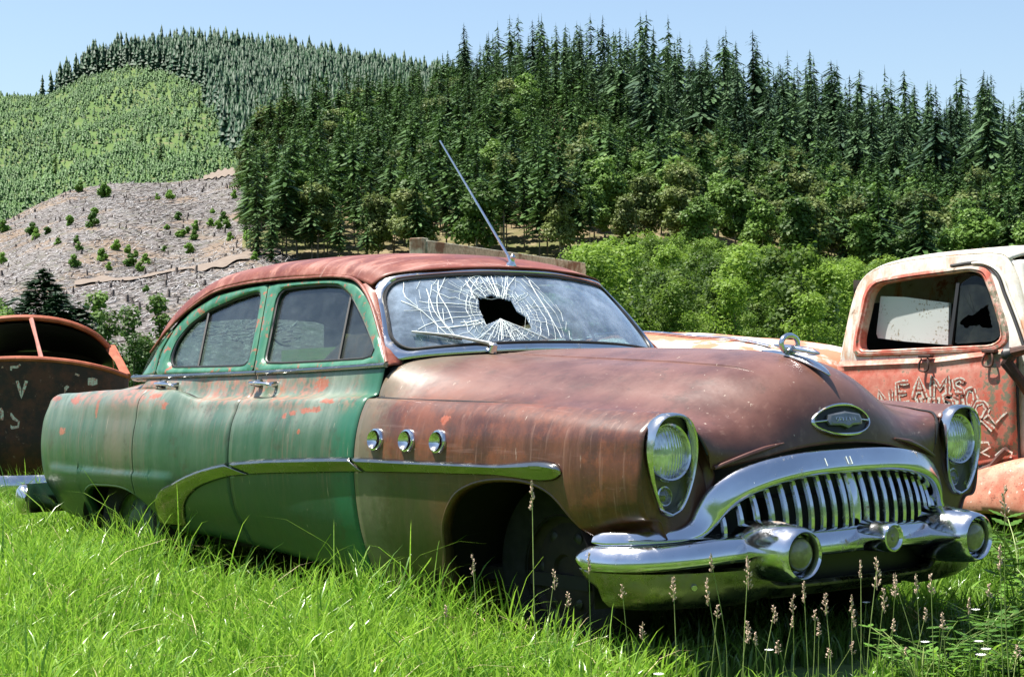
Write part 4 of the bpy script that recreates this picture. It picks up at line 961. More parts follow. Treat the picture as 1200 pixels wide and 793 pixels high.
# painted words on the door
SL = {'R': [[(0, 0), (0, 1), (.7, 1), (.8, .75), (.7, .5), (0, .5)], [(.3, .5), (.8, 0)]], 'N': [[(0, 0), (0, 1), (.8, 0), (.8, 1)]], 'E': [[(.8, 1), (0, 1), (0, 0), (.8, 0)], [(0, .5), (.6, .5)]], 'A': [[(0, 0), (.4, 1), (.8, 0)], [(.15, .4), (.65, .4)]],
      'M': [[(0, 0), (0, 1), (.45, .4), (.9, 1), (.9, 0)]], 'S': [[(.8, .9), (.4, 1), (0, .85), (.1, .6), (.7, .45), (.8, .15), (.4, 0), (0, .1)]], 'W': [[(0, 1), (.2, 0), (.45, .7), (.7, 0), (.9, 1)]], 'I': [[(.4, 0), (.4, 1)]],
      'T': [[(0, 1), (.9, 1)], [(.45, 1), (.45, 0)]], 'B': [[(0, 0), (0, 1), (.6, 1), (.75, .75), (.6, .52), (0, .5)], [(.6, .52), (.8, .25), (.6, 0), (0, 0)]], 'O': [[(.4, 1), (.05, .8), (0, .4), (.3, 0), (.7, .1), (.8, .6), (.4, 1)]], 'Y': [[(0, 1), (.4, .5), (.8, 1)], [(.4, .5), (.4, 0)]], 'C': [[(.8, .85), (.4, 1), (.05, .7), (.05, .3), (.4, 0), (.8, .15)]], 'L': [[(0, 1), (0, 0), (.8, 0)]]}
def dpt(px, py, off=0.0):
    x, y, z = onY(px, py, YT-.044-off); return (x, y, z)
white_ = MB(); red_ = MB()
wr = random.Random(3)
word = [('N', 1030, 458, 17, 26, -8), ('E', 1051, 449, 17, 24, -6), ('A', 1070, 443, 18, 24, -2), ('M', 1092, 440, 20, 24, 0), ('S', 1118, 443, 15, 24, 6), ('O', 1134, 452, 17, 24, 28), ('C', 1146, 466, 20, 23, 38), ('L', 1158, 478, 22, 18, 42)]
for ch, px, py, w_, h_, ang in word:
    ca, sa = math.cos(R(ang)), math.sin(R(ang))
    T_ = lambda u, v: (px+(u*w_)*ca+(1-v)*h_*sa*-.6, py+(u*w_)*sa+(1-v)*h_*ca)
    for st in SL[ch]:
        L = [T_(u, v) for u, v in st]; L = np.array([np.array(L[i])*(1-t)+np.array(L[i+1])*t for i in range(len(L)-1) for t in (0, .5)]+[np.array(L[-1])])+wr.uniform(-.4, .4)
        strokes(white_, [L], lambda a, b, o: dpt(a, b, o), 6.0, .0008, .001+wr.random()*.0008)
        strokes(red_, [L], lambda a, b, o: dpt(a, b, o), 2.2, .0004, .0026)
for ch, px, py, w_, h_ in [('W', 1076, 466, 18, 14), ('I', 1093, 465, 10, 13), ('S', 1106, 462, 11, 13), ('T', 1119, 461, 12, 13)]:
    for st in SL[ch]:
        L = [(px+u*w_, py+(1-v)*h_) for u, v in st]; strokes(white_, [L], lambda a, b, o: dpt(a, b, o), 8.5, .001, .0008+wr.random()*.0006); strokes(red_, [L], lambda a, b, o: dpt(a, b, o), 1.9, .001, .0045)
for L in ([(1150, 492), (1158, 486), (1166, 496), (1180, 482)], [(1142, 522), (1148, 518), (1158, 518), (1160, 524), (1150, 530), (1160, 535)], [(1143, 521), (1144, 540)], [(1166, 534), (1176, 526), (1186, 530), (1184, 536)]):
    strokes(white_, [L], lambda a, b, o: dpt(a, b, o), 2.6, .002, .001)
M_WP = N('flaking_white_paint'); _a = M_WP.noise(70, detail=4, rough=.7); M_WP = M_WP.fin(M_WP.mix(M_WP.ramp(_a, .48, .60), (.66, .64, .55), (.50, .16, .11)), .6)
white_.build('painted_lettering', M_WP, dskin, smooth=False); red_.build('lettering_outline', simple('red_letter_paint', (.34, .09, .06), .6, var=.5, sc=40), dskin, smooth=False)

# ---- dark rusted wreck at the left, seen from the front
wk = far(40, 442, 13.0); WX, WY = wk[0], wk[1]
fdir = -FH[:2]; fdir = np.array([fdir[0]*math.cos(R(12))-fdir[1]*math.sin(R(12)), fdir[0]*math.sin(R(12))+fdir[1]*math.cos(R(12))])  # facing direction
sdir = np.array([-fdir[1], fdir[0]])
if sdir@RT[:2] < 0: sdir = -sdir
wreck = empty('rusted_wreck', (WX, WY, 0)); tag(wreck, 'dark burnt out old car with orange rusted roof rim, empty window openings and chrome bumper', 'car')
def wl(s, f, z): return (WX+sdir[0]*s+fdir[0]*f, WY+sdir[1]*s+fdir[1]*f, z)
# heights from the photograph: roof rim 367-372 px, cowl 420 px, bumper 540-568 px at 13 m
def zz(py): return 1.05+(442-py)/FPX*13.0*1.0
zr_, zc_, zbt, zbb = zz(371)+.03, zz(420)+.02, zz(541), zz(570)
hdr = cr([wl(-.60, -.28, zr_-.17), wl(-.50, -.20, zr_-.06), wl(-.3, -.12, zr_-.005), wl(0, -.08, zr_+.01), wl(.25, -.12, zr_-.03), wl(.44, -.18, zr_-.12), wl(.54, -.24, zr_-.22)], 40)
rows = []
for k in np.linspace(0, 1, 16):
    d = 2.3*k; up = -.06*k-.55*max(0, k-.55)**1.5
    rows.append([(p[0]-fdir[0]*d, p[1]-fdir[1]*d, p[2]+up) for p in hdr])
MB().grid(rows).build('roof', M_RUSTOR, wreck, solid=.02)
MB().tube(hdr, .022, 8).build('windshield_header', M_RUSTOR, wreck)
cow = cr([wl(-.80, .02, zc_-.10), wl(-.60, .18, zc_-.02), wl(-.3, .28, zc_+.015), wl(0, .30, zc_+.02), wl(.3, .28, zc_-.01), wl(.52, .20, zc_-.06), wl(.66, .08, zc_-.11)], 40)
MB().tube(cow, .020, 8).build('cowl_rim', M_RUSTOR, wreck)
wdk = N('charred_dark_panel'); _a = wdk.noise(7, detail=7, rough=.7); _b = wdk.noise(30, detail=5, rough=.7)
wdk = wdk.fin(wdk.mix(wdk.ramp(_b, .62, .72), wdk.mix(wdk.ramp(_a, .42, .62), (.022, .009, .007), (.085, .024, .012)), (.22, .14, .10)), .6)
MB().grid([[(p[0]-fdir[0]*k*.0, p[1], p[2]*(1-k)+.30*k) for p in cow] for k in (0, .02, .3, .6, 1)]).build('firewall_panel', wdk, wreck, solid=.012)
for s_ in (-1, 1):
    t0 = hdr[-1] if s_ > 0 else hdr[0]; b0 = cow[-1] if s_ > 0 else cow[0]
    MB().tube([t0, np.array(t0)*.5+np.array(b0)*.5+[0, 0, .01], b0], [.040, .030, .038], 6, squash=.7).build('windshield_pillar', M_RUSTOR, wreck)
    sd = .80*s_
    # body side with window opening
    A0 = np.array(t0); B0 = np.array(b0)
    m = MB(); m.grid([[tuple(B0-np.array([*fdir, 0])*d+np.array([0, 0, -h])) for d in (0, 1.0, 2.2)] for h in (.0, .3, .70)]); m.build('body_side', wdk, wreck, solid=.012)
    for d in (1.15, 2.2): MB().tube([A0-np.array([*fdir, 0])*d+[0, 0, .03-.25*(d > 2)], B0-np.array([*fdir, 0])*d], .035, 6).build('door_pillar', M_RUSTOR, wreck)
cp = [np.array(hdr[21])*1.0, cow[22]]
pc0 = np.array(wl(-.02, -.06, zr_)); pc1 = np.array(wl(.07, .29, zc_+.01))
MB().tube([pc0, pc0*.5+pc1*.5, pc1], [.018, .013, .018], 6).build('centre_pillar', simple('pinkish_pillar', (.45, .18, .14), .6), wreck)
MB().grid([[wl(s, -2.15, z) for s in (-.45, 0, .45)] for z in (.4, zr_-.2)]).build('rear_wall', M_BLACK, wreck)
m = MB(); m.grid([[wl(s, f, .8) for s in (-.75, .75)] for f in (-2.1, .1)]); m.build('cabin_floor', M_BLACK, wreck)
m = MB(); m.grid([[tuple(np.array(p)+[0, 0, -.04]) for p in r] for r in rows]); m.build('headliner', M_BLACK, wreck)
bl = cr([wl(-.95, .70, (zbt+zbb)/2), wl(-.85, .90, (zbt+zbb)/2), wl(0, 1.0, (zbt+zbb)/2), wl(.85, .90, (zbt+zbb)/2), wl(.95, .70, (zbt+zbb)/2)], 30)
hb = (zbt-zbb)/2
wb2 = empty('bumper', parent=wreck)
pr_ = [(-.03, -1), (.0, -1), (.02, -.5), (.03, .1), (.02, .7), (.0, 1), (-.03, 1)]
MB().grid([[(p[0]+fdir[0]*o, p[1]+fdir[1]*o, p[2]+hb*v) for o, v in pr_] for p in bl], cv=True, capu=True).build('blade', M_CHROME2, wb2)
MB().grid([[(p[0]+fdir[0]*o, p[1]+fdir[1]*o, p[2]+v) for o, v in ((-.05, -hb), (-.03, -hb-.16), (-.06, -hb-.20))] for p in bl]).build('lower_valance', M_PAN, wb2, solid=.006)
m = MB(); m.beam(wl(-.4, -2, .45), wl(-.4, .2, .45), .1, .12); m.beam(wl(.4, -2, .45), wl(.4, .2, .45), .1, .12); m.build('frame_rail', M_RUSTDK, wreck)
for s_ in (-.68, .68):
    for f_ in (.55, -1.9): MB().lathe([(.0005, -.08), (.2, -.08), (.31, -.09), (.34, -.05), (.34, .05), (.31, .09), (.2, .08), (.0005, .06)], wl(s_, f_, .33), (*sdir, 0), 30).build('wheel', M_RUBBER, wreck)
# white marks sprayed on the firewall
m = MB()
def wpt(px, py, o=0.0):
    d = ray(px, py); n3 = np.array([*fdir, 0]); c0 = np.array(wl(0, .30, 1)); 
    s_ = None
    t = ((c0-CAM)@n3)/(d@n3)
    for _ in range(6):
        q = CAM+t*d; s_ = (q[:2]-[WX, WY])@sdir; f_ = np.interp(abs(s_), [0, .3, .6, .8], [.30, .28, .18, .02])
        t = ((np.array(wl(0, f_, 1))-CAM)@n3+.011+o)/(d@n3)
    return CAM+t*d
for L, w_ in ([[(20, 446), (23, 456), (25, 466), (28, 456), (31, 446)], 3.2], [[(103, 447), (108, 447), (114, 447)], 8], [[(72, 462), (76, 456), (80, 452)], 4], [[(12, 484), (16, 490), (22, 494), (21, 500), (14, 501), (10, 497)], 3], [[(0, 478), (3, 484), (2, 492)], 4], [[(8, 430), (20, 430), (24, 427)], 2.5], [[(2, 430), (14, 433)], 2], [[(60, 470), (66, 478)], 2], [[(88, 438), (93, 440)], 2]):
    strokes(m, [L], wpt, w_, .002, .0)
m.build('sprayed_marks', M_WP, wreck, smooth=False)

# ---- low orange and white car bodies beyond the hood
car3 = empty('faded_orange_car', (-5.0, 6.0, 0)); tag(car3, 'low orange and white rusted car with chrome hood strip, seen beyond the sedan hood', 'car')
def mc_paint():
    m = N('orange_white_hood_paint'); n = m.noise(2.4, detail=5, rough=.6); n2 = m.noise(30, detail=5, rough=.7)
    c = m.mix(m.ramp(n, .44, .52), (.56, .20, .10), (.80, .72, .62)); c = m.mix(m.math('MULTIPLY', m.ramp(n2, .56, .7), .7), c, (.58, .28, .14)); return m.fin(c, .45)
M_OW = mc_paint()
YC = 5.2
h0 = onY(735, 393, YC); h1 = onY(800, 390, YC); h2 = onY(860, 395, YC); h3 = onY(905, 398, YC); h4 = onY(945, 406, YC); h5 = onY(985, 425, YC)
crown = [(h0[0]-1.3, h0[2]-.02), (h0[0], h0[2]), (h1[0], h1[2]), (h2[0], h2[2]), (h3[0], h3[2]), (h4[0], h4[2]), (h5[0], h5[2]-.03), (h5[0]+.05, .7)]
rows = []
for x, z in crown:
    rows.append([(x, YC-.95, min(z, .95)-.55), (x, YC-.93, min(z-.12, 1.0)), (x, YC-.80, z-.10), (x, YC-.5, z-.03), (x, YC, z), (x, YC+.5, z-.03), (x, YC+.8, z-.10), (x, YC+.93, min(z-.12, 1.0)), (x, YC+.95, min(z, .95)-.55)])
MB().grid(patch(rows, 50, 50)).build('hood', M_OW, car3, solid=.008)
MB().tube(cr([(x, YC-.40, z+.004) for x, z in crown[1:6]], 30), .020, 8, squash=.5).build('chrome_strip', M_CHROME, car3)
xc = h0[0]-1.3
rows = [[(xc-3.0+dx, YC-.93*w, z), (xc-3.0+dx, YC-.8*w, z+hh*.5), (xc-3+dx, YC-.6*w, z+hh), (xc-3+dx, YC, z+hh*1.06), (xc-3+dx, YC+.6*w, z+hh), (xc-3+dx, YC+.8*w, z+hh*.5), (xc-3+dx, YC+.93*w, z)] for dx, w, z, hh in [(.3, 1, 1.0, .06), (.7, .98, 1.0, .35), (1.2, .96, 1.0, .58), (2.0, .96, 1.0, .62), (2.6, .96, 1.02, .45), (3.0, .96, 1.05, .06)]]
MB().grid(patch(rows, 30, 30)).build('cabin', M_RUSTDK, car3, solid=.01)
rows = [[(x, YC-.95, .4), (x, YC-.95, 1.0), (x, YC-.8, 1.06), (x, YC, 1.08), (x, YC+.8, 1.06), (x, YC+.95, 1.0), (x, YC+.95, .4)] for x in np.linspace(xc-4.3, xc+.05, 8)]
MB().grid(rows).build('body', M_OW, car3, solid=.008)
for x_ in (xc-3.2, xc+.9):
    for y_ in (YC-.8, YC+.8): MB().lathe([(.0005, -.08), (.2, -.08), (.31, -.09), (.35, -.05), (.35, .05), (.31, .09), (.2, .08), (.0005, .06)], (x_, y_, .35), (0, 1, 0), 30).build('wheel', M_RUBBER, car3)

# ---- weathered wooden rack behind the sedan roof
wood = N('weathered_grey_wood'); _a = wood.noise(1, wood.mp((3, 40, 40)), 5, .7); _b = wood.noise(5)
wood = wood.fin(wood.mix(wood.ramp(_b, .5, .65), wood.mix(wood.ramp(_a, .3, .7), (.26, .24, .17), (.50, .47, .36)), (.16, .085, .045)), .85)
A_ = far(500, 284, 12.0); B_ = far(684, 313, 14.7); zt = (A_[2]+B_[2])/2; A_ = far(498, 284, 12.0)
rack = empty('stake_bed_trailer', (A_[0], A_[1], 0)); tag(rack, 'wooden stake sided trailer standing behind the sedan roof, grey weathered planks', 'trailer')
u_ = (B_-A_)*[1, 1, 0]; Lr = np.linalg.norm(u_); u_ /= Lr; n_ = np.array([u_[1], -u_[0], 0]); n_ = n_ if n_@FH > 0 else -n_; n_ = n_*.9-u_*.0; 
A1, B1 = A_+np.array([0, 0, -.02]), B_+np.array([0, 0, -.01])
sl_ = (B1[2]-A1[2])/Lr
for dz_ in (0, -.36, -.72):
    MB().beam(A1+[0, 0, dz_-.03], B1+[0, 0, dz_-.02], .035, .13).build('side_plank', wood, rack, bevel=.006)
for k in (0, .33, .66, 1): MB().beam(A1+(B1-A1)*k+[0, 0, .05 if k in (0,) else .0]+n_*.05, np.array([*(A1+(B1-A1)*k)[:2], .9])+n_*.05, .10, .09, up=(u_[0], u_[1], 0)).build('stake', wood, rack, bevel=.006)
m = MB(); c_ = (A1+B1)/2+n_*.9; m.box((c_[0], c_[1], .85), (Lr, 1.8, .12), np.stack([u_, n_/np.linalg.norm(n_), [0, 0, 1]], 1)); m.build('bed_floor', wood, rack)
for k in (.2, .8):
    for q in (.15, 1.6): 
        p_ = A1+(B1-A1)*k+n_*q; MB().lathe([(.0005, -.08), (.2, -.09), (.33, -.09), (.37, -.05), (.37, .05), (.33, .09), (.2, .09), (.0005, .08)], (p_[0], p_[1], .37), n_, 28).build('wheel', M_RUBBER, rack)
# ================================================================== TERRAIN
CX, CY = CAM[0], CAM[1]
def polar(px, dist):
    """plan position at a bearing (given as photo column) and distance"""
    d = ray(px, 442); d = d[:2]/(d[:2]@FH[:2]); return CX+d[0]*dist, CY+d[1]*dist
def hgt(px, py, dist): return far(px, py, dist)[2]
def terrain_mat(name, cols, sc, extra=None):
    m = N(name); v = m.co(); a = m.noise(sc, detail=8, rough=.7); b = m.noise(sc*7, detail=5, rough=.7)
    c = m.mix(m.ramp(a, .38, .62), cols[0], cols[1]); c = m.mix(m.ramp(b, .5, .68), c, cols[2])
    if extra: c = extra(m, c)
    return m.fin(c, .95, Specular_IOR_Level=.1)
class Slope:
    """hillside: base line and ridge line (photo row -> height) at given distances, loft between, falling away behind"""
    def __init__(s, name, cols, d0, d1, rows, mat, bump=1.0, prof=None):
        s.cols = np.array(cols, float)  # px, py_base, py_ridge
        s.d0, s.d1 = d0, d1; s.prof = prof or (lambda t: t)
        s.bump = bump; s.seed = len(name)*1.7
        px = np.unique(np.concatenate([np.linspace(cols[0][0], cols[-1][0], 90), np.linspace(max(cols[0][0], -100), min(cols[-1][0], 1300), 130)])); G = []
        for p in px:
            r = [s.pt(p, t) for t in np.linspace(0, 1, rows)]
            x, y, z = s.pt(p, 1.0); xb, yb = polar(p, s.dd(p)[1]*1.25); r += [(xb, yb, z*.7), (xb, yb, -2)]
            xf, yf = polar(p, s.dd(p)[0]*.93); r = [(xf, yf, min(-1, r[0][2]-3))]+r
            G.append(r)
        s.o = MB().grid(G).build(name, mat); tag(s.o, kind='structure')
    def dd(s, px):
        f = lambda d: float(np.interp(px, [a for a, b in d], [b for a, b in d])) if isinstance(d, list) else d
        return f(s.d0), f(s.d1)
    def pt(s, px, t):
        d0, d1 = s.dd(px); d = d0+(d1-d0)*t
        z0 = hgt(px, np.interp(px, s.cols[:, 0], s.cols[:, 1]), d0); z1 = hgt(px, np.interp(px, s.cols[:, 0], s.cols[:, 2]), d1)
        z = z0+(z1-z0)*s.prof(t); x, y = polar(px, d)
        z += s.bump*math.sin(math.pi*t)*(2.2*math.sin(x*.031+s.seed)*math.cos(y*.027)+1.2*math.sin(x*.09+y*.07))
        return (x, y, z)
    def rand(s, px, t): x, y, z = s.pt(px, t); return (x, y, z)

gmat = N('meadow_soil'); _a = gmat.noise(.8, detail=6); _b = gmat.noise(12, detail=5)
gmat = gmat.fin(gmat.mix(gmat.ramp(_b, .4, .7), gmat.mix(gmat.ramp(_a, .35, .65), (.055, .105, .018), (.09, .145, .03)), (.035, .07, .015)), .95)
xs = [-3000, -300, -60]+list(np.linspace(-14, 9, 60))+[60, 300, 3000]; ys = [-3000, -300, -60]+list(np.linspace(-9, 9, 50))+[60, 300, 3000]
def gz(x, y):
    if abs(x) > 20 or abs(y) > 20: return 0.0
    return .025*math.sin(x*1.3+.4)*math.cos(y*1.1)+.012*math.sin(x*3.1+y*2.3)
ground = MB().grid([[(x, y, gz(x, y)) for y in ys] for x in xs]).build('meadow_ground', gmat); tag(ground, kind='structure')

far_c = [(-1700, 320, 230), (-300, 300, 170), (-100, 300, 150), (0, 300, 113), (55, 300, 113), (75, 300, 104), (100, 300, 88), (160, 300, 72), (230, 300, 68), (300, 300, 70), (350, 300, 80), (420, 300, 92), (480, 300, 100), (560, 300, 112), (760, 300, 150), (900, 300, 180)]
def clearing(m, c): return c
hillA = Slope('far_hillside', far_c, 620, 1250, 26, terrain_mat('young_plantation_ground', ((.065, .115, .034), (.10, .15, .046), (.15, .15, .08)), .02), 2.0)
clc = [(-1500, 425, 405), (-220, 402, 320), (-80, 402, 296), (0, 402, 263), (40, 402, 242), (80, 402, 224), (130, 402, 215), (200, 402, 214), (240, 402, 209), (270, 402, 201), (300, 402, 196), (330, 402, 210), (380, 402, 240)]
def slash(m, c):
    v = m.n('ShaderNodeTexVoronoi', {'Vector': m.mp((1, 1, .5)), 'Scale': .9}, feature='F1').outputs[0]
    st = m.noise(1.1, detail=8, rough=.8); c = m.mix(m.ramp(st, .54, .60), c, (.33, .315, .305)); st2 = m.noise(.8, m.mp((1, 1, 1), (31, 7, 3)), 8, .8); c = m.mix(m.ramp(st2, .54, .60), c, (.085, .07, .055)); st3 = m.noise(.06, detail=4); c = m.mix(m.math('MULTIPLY', m.ramp(st3, .5, .62), .6), c, (.20, .14, .09))
    return c
hillC = Slope('clearcut_hillside', clc, 200, 430, 60, terrain_mat('clearcut_slash_ground', ((.100, .090, .086), (.155, .142, .136), (.085, .09, .055)), .05, slash), 1.2)
midc = [(285, 330, 222), (300, 330, 200), (340, 330, 175), (400, 325, 158), (450, 322, 150), (500, 320, 140), (560, 316, 110), (620, 314, 98), (680, 312, 102), (740, 312, 118), (800, 314, 132), (860, 322, 145), (920, 332, 158), (1000, 345, 178), (1060, 352, 190), (1120, 357, 200), (1200, 360, 212), (1320, 365, 235), (1500, 372, 270), (2300, 400, 330)]
hillD = Slope('forest_hillside', midc, 260, [(285, 430), (500, 560), (700, 600), (1500, 560)], 40, terrain_mat('forest_floor', ((.16, .12, .07), (.10, .11, .04), (.24, .19, .12)), .05), 1.5)
brc = [(330, 434, 420), (560, 434, 415), (640, 433, 385), (690, 432, 335), (780, 432, 330), (850, 432, 336), (900, 432, 344), (960, 432, 360), (1010, 432, 370), (1200, 432, 372), (1500, 432, 390), (2300, 432, 410)]
hillE = Slope('brushy_slope', brc, 62, 175, 30, terrain_mat('brush_ground', ((.06, .10, .02), (.09, .14, .03), (.14, .12, .06)), .3), .6)

# unseen wooded hill added behind the viewpoint to cut bright low sky from reflections
G_ = []
for a in np.linspace(0, 2*math.pi, 90, endpoint=False):
    dv = np.array([math.cos(a), math.sin(a)]); c_ = dv@FH[:2]
    if c_ > .55: continue
    G_.append((math.atan2(dv[1], dv[0]) , dv))
base_ = math.atan2(FH[1], FH[0]); G_.sort(key=lambda q: (q[0]-base_) % (2*math.pi))
hb_ = [[(CX+dv[0]*d, CY+dv[1]*d, h*(1+.18*math.sin(3*a+d*.01))) for d, h in ((110, -1), (125, 3), (170, 16), (240, 40), (330, 66), (430, 84), (520, 60))] for a, dv in G_]
tag(MB().grid(hb_).build('unseen_wooded_hill', terrain_mat('distant_woods', ((.022, .055, .018), (.05, .09, .03), (.012, .03, .012)), .08)), kind='structure')

# dirt road cut across the clearcut: two tan benches draped on the slope
road = N('tan_dirt_cut'); _a = road.noise(.6, detail=7, rough=.7); road = road.fin(road.mix(road.ramp(_a, .3, .7), (.14, .105, .08), (.20, .16, .125)), .95)
ROADS = []
def on_road(px, t):
    return any(a[0][0]-4 < px < a[-1][0]+4 and abs(np.interp(px, a[:, 0], a[:, 1])-t) < w_*.9/230 for a, w_ in ROADS)
def drape(P, w, name, lift=.35):
    """P: (px, py) on the clearcut; find t, then a strip of half height w (m)"""
    pts = []
    for px, py in P:
        best = min(np.linspace(0, 1, 300), key=lambda t: abs(pj(hillC.pt(px, t))[1]-py)); pts.append((px, best))
    ROADS.append((np.array(pts), w)); P2 = cr(pts, 60); ww = np.interp(np.linspace(0, 1, 60), [0, .3, .7, 1], [.4, 1, 1, .6])*w*(1+.3*np.sin(np.arange(60)*.9))
    return MB().grid([[tuple(np.array(hillC.pt(p, t+q*k/230))+[0, 0, lift]) for k in (-1, 0, 1)] for (p, t), q in zip(P2, ww)]).build(name, road)
tag(drape([(88, 334), (120, 330), (160, 328), (200, 320), (240, 314), (280, 303), (330, 296)], 9, 'dirt_road'), kind='structure')
tag(drape([(240, 210), (262, 205), (285, 202), (306, 201)], 8, 'dirt_bank'), kind='structure')

# ------------------------------------------------------------------ foliage materials
def leafmat(name, a, b, c=None, sc=.5, trans=.35, rough=.55):
    m = N(name); oi = m.n('ShaderNodeObjectInfo').outputs['Random']; n = m.noise(sc, m.wco(), 3); n2 = m.noise(sc*9, m.wco(), 2)
    f = m.math('ADD', m.math('MULTIPLY', oi, .5), m.math('MULTIPLY', n, .7))
    col = m.mix(m.ramp(f, .35, .80), tuple(q*.75 for q in a), tuple(min(1, q*1.15) for q in b)); col = m.mix(m.math('MULTIPLY', m.ramp(n2, .5, .75), .5), col, c or b)
    p = m.n('ShaderNodeBsdfPrincipled', {'Base Color': col, 'Roughness': rough, 'Specular IOR Level': .25})
    t = m.n('ShaderNodeBsdfTranslucent', {'Color': col}); x = m.n('ShaderNodeMixShader', {0: trans, 1: p.outputs[0], 2: t.outputs[0]})
    m.t.links.new(x.outputs[0], m.out.inputs[0]); return m.m
L_FAR = leafmat('far_conifer_needles', (.020, .064, .028), (.034, .088, .034), (.05, .11, .045), .09, .15)
L_CON = leafmat('conifer_needles', (.030, .082, .020), (.070, .140, .032), (.11, .17, .045), .05, .2)
L_OLD = leafmat('old_conifer_needles', (.034, .084, .038), (.060, .115, .042), (.09, .145, .055), .05, .15)
L_BRD = leafmat('broadleaf_crown_leaves', (.055, .12, .022), (.12, .21, .038), (.14, .21, .05), .04, .3)
L_OLV = leafmat('olive_crown_leaves', (.08, .13, .032), (.14, .18, .05), (.16, .15, .06), .04, .3)
L_BSH = leafmat('bright_brush_leaves', (.065, .13, .017), (.16, .26, .033), (.27, .36, .07), .12, .4)
L_YNG = leafmat('young_conifer_leaves', (.055, .130, .034), (.090, .18, .046), (.11, .19, .055), .06, .2)
L_NEAR = leafmat('near_conifer_needles', (.012, .045, .014), (.022, .065, .018), (.03, .08, .025), 1.0, .15)
BARK = simple('tree_bark', (.20, .165, .13), .9, var=.3, sc=2)
BARKD = simple('dark_bark', (.09, .07, .055), .9, var=.3, sc=2)

# ------------------------------------------------------------------ tree meshes (unit: metres)
def mesh_of(V, F, name, mat):
    me = bpy.data.meshes.new(name); V = np.asarray(V, np.float32); F = np.asarray(F, np.int32)
    me.vertices.add(len(V)); me.vertices.foreach_set('co', V.ravel()); k = F.shape[1]
    me.loops.add(F.size); me.loops.foreach_set('vertex_index', F.ravel()); me.polygons.add(len(F))
    me.polygons.foreach_set('loop_start', np.arange(0, F.size, k, dtype=np.int32)); me.polygons.foreach_set('loop_total', np.full(len(F), k, np.int32))
    me.update(calc_edges=True); me.validate(); me.materials.append(mat); return me
def conifer_arrays(r, H=20, base=.12, wid=.20, levels=26, nb=9, seg=3, droop=.35, ragged=.25, narrow=1.0, pw=.85):
    """branches as drooping tapering sprays of small tilted quads"""
    V, F = [], []; ph = r.uniform(0, 6); lump = [[r.uniform(.55, 1.3) for _ in range(6)] for _ in range(12)]
    for L in range(levels):
        k = L/(levels-1); z = H*(base+(1-base)*k**.92); rad = H*wid*(1-k)**pw*(.78+.22*math.sin(k*11+ph))+.16
        if k < .12: rad *= .65+2.5*k
        n = max(3, int(nb*(1-k*.55)))
        for b in range(n):
            if r.random() < ragged*.35: continue
            a = r.uniform(0, 2*math.pi); rr = rad*r.uniform(1-ragged*.7, 1+ragged*.5)*lump[int(k*11.9)][int(a/1.05) % 6]; zz_ = z+r.uniform(-.5, .5)*H/levels
            ca, sa = math.cos(a), math.sin(a)
            for s_ in range(seg):
                u0, u1 = (s_+.0)/seg, (s_+1.15)/seg
                w = (.30*rr*(1-.55*u0)+.10)*narrow; dz0 = -droop*rr*u0**1.3+.10*rr; dz1 = -droop*rr*u1**1.3+.10*rr
                tw = r.uniform(-.5, .5)
                p = []
                for u, dz, sg, wv in ((u0, dz0, -1, w), (u0, dz0, 1, w), (u1, dz1, 1, w*.55), (u1, dz1, -1, w*.55)):
                    x = ca*rr*u-sa*sg*wv; y = sa*rr*u+ca*sg*wv
                    p.append((x, y, zz_+dz+sg*tw*wv*.8-abs(wv)*.25*r.random()))
                i = len(V); V += p; F.append((i, i+1, i+2, i+3))
    i = len(V); V += [(-.12, 0, H*.93), (.12, 0, H*.93), (.03, 0, H*1.005), (-.03, 0, H*1.005)]; F.append((i, i+1, i+2, i+3))
    i = len(V); V += [(0, -.12, H*.93), (0, .12, H*.93), (0, .03, H*1.005), (0, -.03, H*1.005)]; F.append((i, i+1, i+2, i+3))
    return np.array(V), np.array(F)
def blob_arrays(r, H=10, R0=3.2, n=1500, leaf=.32, lobes=9, low=.18):
    """leaf quads scattered through several uneven lobes"""
    C_ = []
    for k in range(lobes):
        a = r.uniform(0, 2*math.pi); q = r.uniform(.0, .75)*R0; z = H*r.uniform(low+.12, .86); s_ = r.uniform(.30, .60)*R0*(1.15-.5*z/H)
        C_.append((q*math.cos(a)*(1.1-.5*z/H), q*math.sin(a)*(1.1-.5*z/H), z, s_))
    C_.append((0, 0, H*.84, R0*.42))
    V, F = np.zeros((n*4, 3)), np.arange(n*4).reshape(n, 4)
    for i in range(n):
        cx, cy, cz, s_ = C_[r.randrange(len(C_))]
        d = np.array([r.gauss(0, 1), r.gauss(0, 1), r.gauss(0, 1)]); d /= np.linalg.norm(d)
        rr = s_*(r.random()**.33)*r.uniform(.8, 1.12); c = np.array([cx, cy, cz])+d*rr*[1, 1, .85]
        t = np.array([r.gauss(0, 1), r.gauss(0, 1), r.gauss(0, .5)]); t /= np.linalg.norm(t); b = np.cross(t, d+np.array([0, 0, .6])); b /= np.linalg.norm(b)+1e-9
        w = leaf*r.uniform(.55, 1.3); V[i*4:i*4+4] = [c-t*w-b*w*.15, c-t*w*.1+b*w*.7, c+t*w, c+t*w*.1-b*w*.7]
    return V, F
def trunk_mesh(name, H, r0, mat, lean=.0, n=6):
    m = MB(); m.tube([(lean*math.sin(k*3)*.3, lean*math.cos(k*2)*.3, H*k-.6*(k == 0)) for k in np.linspace(0, 1, 6)], np.linspace(r0, r0*.18, 6), n)
    V = np.vstack(m.v); me = bpy.data.meshes.new(name); me.from_pydata(V.tolist(), [], m.f); me.materials.append(mat)
    for p in me.polygons: p.use_smooth = True
    return me
rt_ = random.Random(21)
